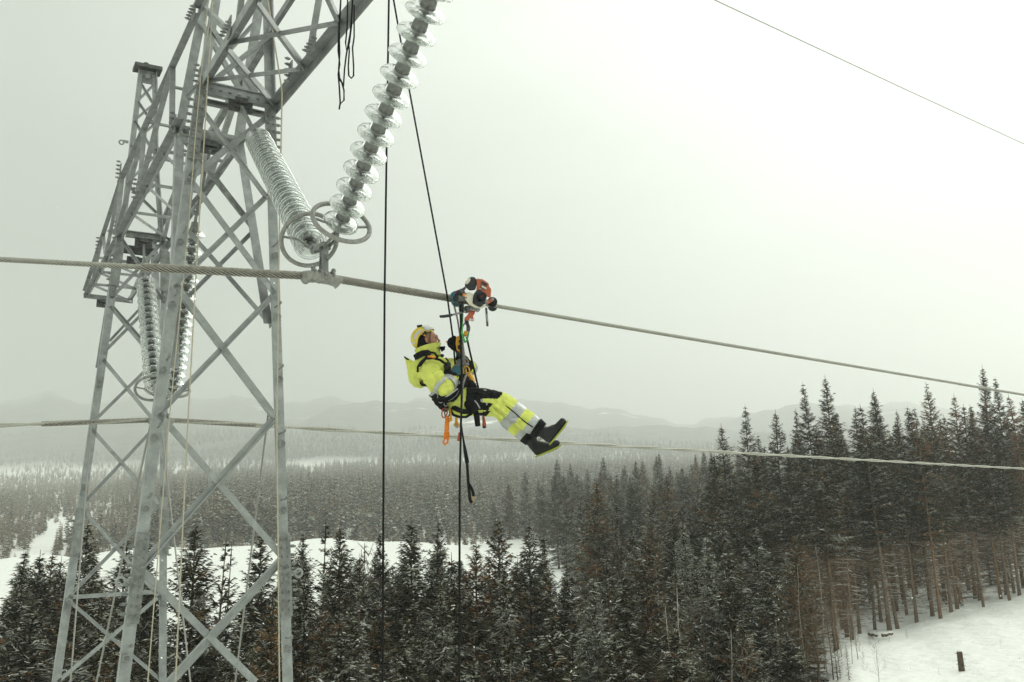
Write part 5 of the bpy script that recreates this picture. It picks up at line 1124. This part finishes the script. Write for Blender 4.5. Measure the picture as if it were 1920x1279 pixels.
def visor():
    bb = MB(); V = []; nu, nv = 18, 10; n_ = np.array([-.60, 0, .80]); f_ = np.array([.80, 0, .60]); s_ = np.array([0, 1., 0])
    for k in (1.13, 1.09):
        for i in range(nv+1):
            for j in range(nu+1):
                ph = -1.0+2.0*j/nu; t = .86+.68*i/nv; r = np.array([.122, .104, .118])*(k+.05*(i/nv-.4))
                V.append(hc+f_*math.sin(t)*math.cos(ph)*r[0]+s_*math.sin(t)*math.sin(ph)*r[1]+n_*math.cos(t)*r[2])
    w_ = nu+1; m = (nv+1)*w_; Fs = [(i*w_+j, i*w_+j+1, (i+1)*w_+j+1, (i+1)*w_+j) for i in range(nv) for j in range(nu)]+[(m+(i+1)*w_+j, m+(i+1)*w_+j+1, m+i*w_+j+1, m+i*w_+j) for i in range(nv) for j in range(nu)]
    Fs += [(i*w_, (i+1)*w_, m+(i+1)*w_, m+i*w_) for i in range(nv)]+[((i+1)*w_+nu, i*w_+nu, m+i*w_+nu, m+(i+1)*w_+nu) for i in range(nv)]+[(j+1, j, m+j, m+j+1) for j in range(nu)]+[(nv*w_+j, nv*w_+j+1, m+nv*w_+j+1, m+nv*w_+j) for j in range(nu)]
    bb.add(V, Fs); return bb
_pm(visor(), 'visor', M['visor'], hel, True, 0)
sculpt('helmet_liner', [('e', F(-.045, -.02), (.078, .083, .088)), ('e', F(-.02, -.045), (.045, .083, .055))], [M['black_cloth']], .008, 2, parent=person, loc=OW)
b = MB(); b.sweep([F(.035, .06, -.088), F(.028, .0, -.082), F(.030, -.05, -.072), F(.05, -.095, -.04), F(.06, -.108, 0), F(.05, -.095, .04), F(.03, -.05, .072), F(.028, 0, .082), F(.035, .06, .088)], [(-.009, -.003), (.009, -.003), (.009, .003), (-.009, .003)], up=(1, 0, 0)); _pm(b, 'chin_strap', M['black_cloth'], None, False, 0)
# harness worn over the clothes
har = bpy.data.objects.new('harness', None); C.objects.link(har); har.parent = person
def strap(L_, w_=.045, t=.008, m='black_cloth', up=(0, -1, .1), name='strap'):
    bb = MB(); bb.sweep([W(*q) for q in L_], [(-w_/2, -t/2), (w_/2, -t/2), (w_/2, t/2), (-w_/2, t/2)], up=up); return _pm(bb, name, M[m], har, False, 0)
strap([(778, 671, -.14), (783, 667, -.165), (792, 662.5, -.17), (802, 661.5, -.165), (807, 665, -.17)], .055, .02)
def cord(L_, r, m='black_cloth', name='strap'):
    bb = MB(); bb.tube([W(*q) for q in L_], r, 7); return _pm(bb, name, M[m], har, True, 0)
cord([(783, 698, -.25), (783.5, 688, -.27), (789, 679, -.275), (798, 671, -.27), (803, 664, -.25), (809, 661, -.23), (815, 662, -.22), (819, 668, -.22), (820, 672, -.23)], .0105)
cord([(786, 687, -.28), (798, 673, -.285), (812, 671.5, -.275), (825, 675, -.27), (835, 682, -.25), (841, 688, -.22)], .012)
cord([(835, 671, -.06), (840, 676, -.05), (842, 683, -.06), (841, 690, -.1)], .008)
cord([(802, 669, -.28), (808, 669, -.283), (815, 671, -.28)], .011, 'orange2')
strap([(836, 683, -.215), (840, 690, -.215), (838, 700, -.23), (832, 708, -.27)], .06, .02)
b = MB(); b.ell(W(839, 686, -.225), (.03, .02, .045), rotY(25)); _pm(b, 'buckle', M['black_pl'], har, True, 0)
strap([(816, 745, -.20), (826, 746, -.27), (837, 741, -.29), (848, 733, -.27), (858, 722, -.23), (866, 710, -.17)], .085, .045)
strap([(818, 748, .12), (812, 744, -.05), (818, 748, -.18)], .08, .04, up=(-.7, 0, -.7))
sculpt('hip_pad', [('c', W(824, 751, -.2), .055, W(846, 738, -.24), .075), ('c', W(846, 738, -.24), .075, W(868, 712, -.16), .06), ('c', W(824, 752, -.2), .05, W(834, 765, -.16), .04), ('c', W(866, 715, -.14), .055, W(884, 724, -.1), .05)], [M['black_cloth']], .010, 2, disp=.03, dscale=.035, parent=har, loc=OW)
strap([(848, 763, -.2), (858, 768, -.225), (870, 772, -.24), (884, 771, -.24)], .045, .014)
strap([(844, 769, -.15), (850, 778, -.19), (862, 782, -.215), (874, 782, -.22), (885, 775, -.23)], .022, .014)
strap([(884, 772, -.24), (883, 757, -.255), (882, 742, -.245), (882, 730, -.2), (884, 726, -.1)], .075, .016)
sculpt('leg_pad', [('c', W(883, 755, -.232), .045, W(888, 763, -.235), .055), ('c', W(880, 758, -.22), .05, W(886, 768, -.21), .04)], [M['black_cloth']], .009, 2, disp=.012, dscale=.04, parent=har, loc=OW)
cord([(834, 745, -.30), (842, 741, -.325), (850, 735, -.32), (858, 729, -.29)], .006, 'helmet_line'); cord([(841, 752, -.29), (848, 748, -.31), (856, 741, -.3), (860, 733, -.28)], .005, 'grey_glove')
cord([(890, 751, -.28), (895, 757, -.285), (900, 766, -.27)], .006, 'refl')
b = MB()
for x, y, d in ((824, 744, -.27), (826, 752, -.27), (850, 727, -.3), (858, 717, -.26), (868, 713, -.22), (836, 758, -.25)): b.ring(W(x, y, d), (.3, -.9, .2), .018, .005, 14, 6)
_pm(b, 'ring', M['steel'], har, True, 0)
# ------------------------------------------------------------------ things that hang from the harness
def carabiner(b, p, h, tilt=0, mi=0):
    pts = []; 
    for i in range(17):
        t = 2*math.pi*i/16; pts.append(np.asarray(p)+np.array([math.cos(t)*h*.28+tilt*math.sin(t)*h*.4, .01*math.sin(t*2), math.sin(t)*h*.5]))
    b.tube(pts, .0065, 7, mi)
sl_ = empty('webbing_sling', 'bright orange braided sling dangling under the harness', 'sling', loc=tuple(W(838, 772, -.2)))
b = MB(); rr = random.Random(8)
for k in range(3):
    pts = [W(838+2.5*math.sin(t*.9+k*2.1)*(1 if t < 20 else 1.6), 781+t*1.55, -.2+.02*math.cos(t*.9+k*2.1)) for t in range(0, 28)]
    b.sweep(pts, [(-.012, -.004), (.012, -.004), (.012, .004), (-.012, .004)], up=(.3, -1, 0), twist=[t*.35+k for t in range(28)])
b.tube([W(834, 822, -.2), W(831, 830, -.2), W(834, 833.5, -.2), W(839, 830, -.2), W(840, 822, -.2)], .010, 6)
part_at(b.build('webbing', M['orange2']), sl_)
b = MB(); carabiner(b, W(833.5, 774, -.2), .09, .2); part_at(b.build('carabiner', M['orange'], smooth=True), sl_); b = MB(); carabiner(b, W(838.5, 774, -.21), .085); part_at(b.build('carabiner', M['steel_dark'], smooth=True), sl_)
b = MB(); b.tube([W(843, 768, -.2), W(845, 778, -.2), W(846, 788, -.2), W(843.5, 791, -.2), W(842.5, 785, -.2)], .011, 7); tag(b.build('tool_loop', M['yellow'], smooth=True, loc=W(843, 768, -.2)), 'small amber loop hanging right beside the orange braided sling', 'loop')
yt = empty('ascender', 'yellow hand ascender hanging behind the worker\'s thigh', 'ascender', loc=tuple(W(855, 779, -.05)))
def prism(P, d, th, W=W):
    bb = MB(); n = len(P); bb.add([W(x, y, d) for x, y in P]+[W(x, y, d+th) for x, y in P], [tuple(range(n)), tuple(range(2*n-1, n-1, -1))]+[(i, n+i, n+(i+1) % n, (i+1) % n) for i in range(n)]); return bb
part_at(prism([(853, 778), (858, 779), (858, 790), (861, 795), (860, 802), (856, 803), (855, 797), (851, 800), (850, 797), (853, 791)], -.03, .03).build('frame', M['yellow'], bevel=.004), yt); b = MB(); b.ring(W(856, 799, -.035), (0, 1, 0), .012, .005, 12, 6); part_at(b.build('ring', M['steel'], smooth=True), yt)
b = MB(); b.tube([W(891, 768, -.2), W(894, 782, -.2), W(896, 799, -.2)], [.026, .028, .024], 10); tag(b.build('tool_pouch', M['black_cloth'], smooth=True, loc=W(891, 768, -.2)), 'narrow black tool sheath hanging below the worker\'s thigh', 'pouch')
kn = empty('knife', 'short orange handled knife on a cord below the thigh', 'knife', loc=tuple(W(906, 771, -.15)))
b = MB(); b.tube([W(906, 771, -.15), W(906.5, 781, -.15)], .007, 6); part_at(b.build('cord', M['black']), kn); b = MB(); b.tube([W(906, 780, -.15), W(907.5, 790, -.15), W(908, 799, -.15)], [.011, .016, .02], 8); part_at(b.build('handle', M['orange'], smooth=True), kn); b = MB(); b.ell(W(908, 801, -.15), (.02, .014, .012), seg=8); part_at(b.build('end_cap', M['black_pl'], smooth=True), kn)
b = MB(); b.sweep([W(862, 811, -.1), W(861, 818, -.1), W(859, 827, -.1)], [(-.012, -.005), (.012, -.005), (.012, .005), (-.012, .005)], up=(0, -1, 0)); tag(b.build('warning_tag', M['orange'], loc=W(862, 811, -.1)), 'little red tag tied to the black rope under the worker', 'tag')
ls = empty('lanyard_strap', 'black webbing lanyard with a tan end loop dangling below the worker', 'strap', loc=tuple(W(866, 800, -.3)))
b = MB(); pr = [(-.017, -.003), (.017, -.003), (.017, .003), (-.017, .003)]
b.sweep([W(865.5, 800, -.3), W(867, 812, -.3), W(870, 832, -.3), W(872, 845, -.3), W(876, 868, -.3)], pr, up=(.2, -1, 0), scale=[.45, .4, .6, .95, 1.1]); b.sweep([W(875.5, 866, -.3), W(876.5, 880, -.3), W(878, 905, -.3), W(880, 925, -.3), W(881.5, 938, -.3), W(885, 943, -.3)], pr, up=(.5, -1, 0), scale=[.8, .75, .8, .85, .85, .8]); b.sweep([W(879, 906, -.29), W(884, 915, -.28), W(887.5, 925, -.28), W(888, 933, -.28)], pr, up=(-.3, -1, 0), scale=[.55, .75, .8, .75])
part_at(b.build('webbing', M['black_cloth']), ls); b = MB(); b.sweep([W(888, 931, -.28), W(887, 938, -.285), W(885, 943, -.29)], [(-.014, -.006), (.014, -.006), (.014, .006), (-.014, .006)], up=(0, -1, 0)); part_at(b.build('end_loop', mat('tan_leather', (.33, .24, .14), .7)), ls)
# ------------------------------------------------------------------ suspension gear between the worker and the trolley
def gear_rope(L_, r, m, label, group='ropes between the worker and the trolley'):
    b = MB(); b.tube([W(*q) for q in L_], r, 7); return tag(b.build('suspension_rope', M[m], smooth=True, loc=W(*L_[0])), label, 'rope', group)
gear_rope([(850, 567, -.1), (858, 600, -.1), (864, 640, -.12), (867, 668, -.13), (870, 690, -.12), (873, 704, -.12)], .0085, 'grey_rope', 'left one of two speckled grey ropes from the trolley to the harness')
gear_rope([(861, 567, -.13), (864, 600, -.14), (867, 640, -.16), (871, 672, -.17), (873, 690, -.15), (874, 706, -.13)], .0105, 'grey_rope', 'right one of two speckled grey ropes from the trolley to the harness')
gear_rope([(876, 700, -.2), (872, 708, -.24), (868, 722, -.28), (867, 740, -.3), (865.5, 765, -.31), (864, 790, -.28), (863, 800, -.22)], .010, 'grey_rope', 'speckled grey rope end lying over the worker\'s hip')
gr = [(867, 586, -.05), (866.5, 605, -.12), (866, 625, -.2), (870, 637, -.22), (872, 642, -.22), (875, 639, -.22), (877, 631, -.2), (878, 626, -.15)]
gear_rope(gr, .0105, 'green_rope', 'bright green prusik cord looping beside the yellow descender')
dsn = empty('descender', 'yellow rope descender with a big black handle in the worker\'s hand', 'descender', loc=tuple(W(860, 645, -.02)))
part_at(prism([(855, 632), (861, 629), (865, 632), (866, 645), (866, 655), (860, 660), (856, 656), (854, 645)], -.10, .05).build('side_plate', M['yellow'], bevel=.008), dsn)
b = MB(); b.tube([W(862, 640, -.11), W(862, 640, -.03)], .012, 10); b.tube([W(862.5, 651, -.12), W(862.5, 651, -.03)], .024, 12); b.tube([W(854, 657, -.1), W(856, 660, -.09)], .01, 6); part_at(b.build('cam', M['black_pl'], smooth=True), dsn)
b = MB(); b.ell(W(847, 643, -.06), (.046, .042, .055), seg=16); b.ell(W(851, 635, -.06), (.03, .03, .03), seg=12); b.ell(W(851, 652, -.06), (.034, .03, .028), seg=12); part_at(b.build('handle', M['black_cloth'], smooth=True), dsn)
b = MB(); b.tube([W(841, 641.5, -.06), W(836, 640.8, -.06)], .006, 6); part_at(b.build('pin', M['orange2'], smooth=True), dsn)
b = MB(); b.tube([W(861, 657, -.11), W(865, 666, -.12), W(867, 675, -.13), W(867, 685, -.13)], .0055, 6); tag(b.build('thin_cord', M['orange2'], smooth=True, loc=W(861, 657, -.11)), 'thin orange cord running down from the yellow descender', 'cord')
b = MB(); b.tube([W(873, 693, -.16), W(874, 701, -.16)], .008, 6); carabiner(b, W(874.5, 697, -.17), .11); tag(b.build('carabiner', M['yellow'], smooth=True, loc=W(874, 697, -.16)), 'amber carabiner at the worker\'s waist below the grey glove', 'carabiner')
b = MB(); b.ell(W(883, 709, -.08), (.03, .03, .065), rotY(-25)); tag(b.build('chest_pulley', M['yellow'], smooth=True, loc=W(883, 709, -.08)), 'amber pulley cheek sticking out at the worker\'s waist above the knee', 'pulley')
cp = empty('connector', 'dark swivel connector and small amber pulley hanging under the trolley plate', 'connector', loc=tuple(W(874, 600, 0)))
b = MB(); b.tube([W(874, 596, -.02), W(875, 604, -.03), W(877, 610, -.04)], [.016, .022, .014], 10); b.tube([W(877, 609, -.04), W(877.5, 620, -.06)], [.014, .016], 10); carabiner(b, W(873.5, 618, -.05), .13, .15); part_at(b.build('swivel', M['steel_dark'], smooth=True), cp)
b = MB(); b.ell(W(873.5, 625, -.06), (.024, .02, .026), seg=12); part_at(b.build('pulley', M['yellow'], smooth=True), cp)
# ------------------------------------------------------------------ petrol trolley riding on the cable
def WT(x, y, d=0.0): return PY(x, y, 8.93+(x-854)*.004+d-.10)
tq = empty('line_trolley', 'petrol engine trolley with orange casing riding on the nearest cable', 'trolley', loc=tuple(WT(885, 560, 0)))
def tp(P, d, th, name, m, bev=.006): return part_at(prism(P, d, th, WT).build(name, M[m], bevel=bev), tq)
tp([(893, 522), (905, 523.5), (916.5, 531), (917, 537), (921.5, 542), (920.5, 552), (920, 559), (912, 556), (909, 550), (900, 548), (892.5, 545), (894, 536)], -.13, .24, 'engine_casing', 'orange', .012)
tp([(902, 529), (905, 527), (914, 532.5), (913, 536), (904, 532)], -.138, .02, 'cooling_fin', 'black_pl', .002)
for k in range(3): tp([(901.5+k*.4-1.2*k, 533+k*3.1), (903.5-.8*k, 531.8+k*3.1), (912.5-.9*k, 536.3+k*3.1), (912-.9*k, 537.6+k*3.1)], -.137, .012, 'cooling_fin', 'steel_dark', .001)
tp([(903, 536), (904, 535.3), (912.5, 540), (911.8, 543), (903, 538.5)], -.142, .02, 'name_plate', 'white', .002)
tp([(871.5, 534), (873, 528), (879, 521), (884, 519), (890, 519.5), (893, 523), (894, 534), (891, 544), (880, 545), (872, 538)], -.12, .2, 'air_filter', 'black_pl', .012)
tp([(872, 532), (874, 526.5), (880, 521.3), (882.5, 522.5), (881, 528), (876, 533.5)], -.135, .18, 'filter_cover', 'white', .01)
tp([(871, 551), (874, 548.5), (880, 547.5), (888, 551), (889, 554), (886, 566), (886.5, 570), (893, 575), (901, 576.5), (906, 571), (911, 569), (911.5, 573), (907, 577), (898, 578.8), (889, 577), (880, 571.5), (872, 562)], -.13, .22, 'fuel_tank', 'white', .012)
tp([(887, 558), (889, 550), (893, 545), (900, 542), (909, 549), (911, 556), (910, 565), (903, 574.5), (899, 575.5), (888, 569.5)], -.145, .2, 'starter_housing', 'black_pl', .01)
b = MB(); b.tube([WT(905, 556, -.19), WT(905, 556, -.1)], .040, 20); b.ring(WT(905, 556, -.19), (0, 1, 0), .034, .006, 20, 6); part_at(b.build('starter_cover', M['black_pl'], smooth=False), tq)
b = MB(); b.tube([WT(904.5, 556, -.205), WT(904.5, 556, -.18)], .016, 14); part_at(b.build('starter_hub', mat('dull_red', (.06, .008, .008), .5)), tq)
b = MB()
for x, y in ((874, 551), (874, 558), (900, 542)): b.ell(WT(x, y, -.135), (.010, .006, .010), seg=8)
part_at(b.build('screw', M['steel'], smooth=True), tq)
tp([(913, 563.5), (921, 559), (924, 557.5), (926.5, 560), (926, 563.5), (922, 566), (915, 570.5), (911.5, 569.5)], -.10, .05, 'roller_arm', 'orange', .004)
b = MB(); b.tube([WT(924, 561, -.12), WT(924, 561, .06)], .014, 12); b.tube([WT(912, 565, -.12), WT(912, 565, .06)], .02, 12); part_at(b.build('axle', M['steel']), tq)
b = MB(); b.lathe(WT(923, 566, .015), (0, 1, 0), [(.0, 0), (.05, 0), (.05, .02), (.032, .05), (.032, .12), (.05, .15), (.05, .17), (0, .17)], 22); part_at(b.build('roller', M['black_pl'], smooth=False), tq)
b = MB(); b.lathe(WT(854.5, 556.0, .015), (0, 1, 0), [(.0, 0), (.056, 0), (.056, .025), (.036, .05), (.036, .12), (.056, .15), (.056, .17), (0, .17)], 24); part_at(b.build('roller', M['blue'], smooth=False), tq)
b = MB(); b.tube([WT(854.5, 559.5, -.13), WT(854.5, 559.5, .1)], .028, 14); part_at(b.build('axle', M['black_pl']), tq)
b = MB(); b.bar(WT(853, 560, -.105), WT(872, 560.5, -.105), .03, .055, (0, 0, 1)); b.tube([WT(861, 549, -.06), WT(868, 546, -.06)], .03, 10); b.tube([WT(857, 547, -.03), WT(872, 541, -.03)], .012, 8); b.bar(WT(864, 547, -.06), WT(874, 556, -.06), .04, .04, (0, 1, 0)); part_at(b.build('carriage_frame', M['steel_dark'], bevel=.004), tq)
b = MB(); b.tube([WT(854, 553, -.02), WT(857, 546, -.02), WT(866, 543.5, -.02), WT(872, 539, -.02)], .009, 7); part_at(b.build('cable_guard', mat('dark_red_wire', (.12, .012, .015), .5), smooth=True), tq)
b = MB(); b.ell(WT(869.5, 553.5, -.12), (.014, .01, .018), seg=8); part_at(b.build('fuel_cap', M['orange2'], smooth=True), tq)
tp([(870, 574), (890, 571), (901, 579), (899, 584), (894, 586), (888, 582), (880, 580), (872, 578)], -.06, .12, 'gearbox', 'steel', .008)
tp([(880, 580), (891, 583.5), (890, 588), (887, 593), (888, 597), (890, 600.5), (888, 603), (882, 602), (879, 601), (874, 601), (870.5, 598.5), (871, 596), (875, 592.5), (878, 588)], -.03, .025, 'hanger_plate', 'orange', .003)
b = MB()
for x, y in ((882, 599.5), (887.3, 600.2)): b.tube([WT(x, y, -.036), WT(x, y, .0)], .013, 12)
part_at(b.build('plate_hole', mat('hole_sky_tone', (.62, .66, .62), .8)), tq)  # solid pale discs: brightness behind the holes put in as colour
b = MB(); b.bar(WT(872, 580, -.06), WT(879, 581, -.06), .06, .06, (0, 1, 0)); part_at(b.build('motor_mount', M['steel_dark'], bevel=.01), tq)
b = MB(); b.tube([WT(867.5, 566, -.1), WT(867.3, 576, -.1), WT(867, 586, -.1)], [.013, .014, .013], 12); part_at(b.build('brake_post', M['black_pl'], smooth=True), tq)
b = MB(); b.tube([WT(872, 584, -.08), WT(858, 588, -.08), WT(844, 591.5, -.08)], .010, 8); part_at(b.build('handlebar', M['steel_dull'], smooth=True), tq)
b = MB(); b.tube([WT(847, 590.5, -.08), WT(842, 592, -.08), WT(832, 593.3, -.08), WT(826, 593.5, -.08), WT(825, 591.5, -.08)], [.012, .014, .0145, .013, .009], 10); part_at(b.build('grip', M['black_pl'], smooth=True), tq)
b = MB(); b.bar(WT(911.5, 577, -.06), WT(914, 612, -.06), .022, .010, (0, 1, 0)); part_at(b.build('lever', M['steel_dark'], bevel=.003), tq)
b = MB(); b.bar(WT(912.6, 589, -.063), WT(913.5, 603, -.063), .007, .013, (0, 1, 0)); part_at(b.build('lever_slot', mat('lever_slot_sky_tone', (.5, .53, .5), .8)), tq)  # solid pale strip, coloured like the bright background behind the slot
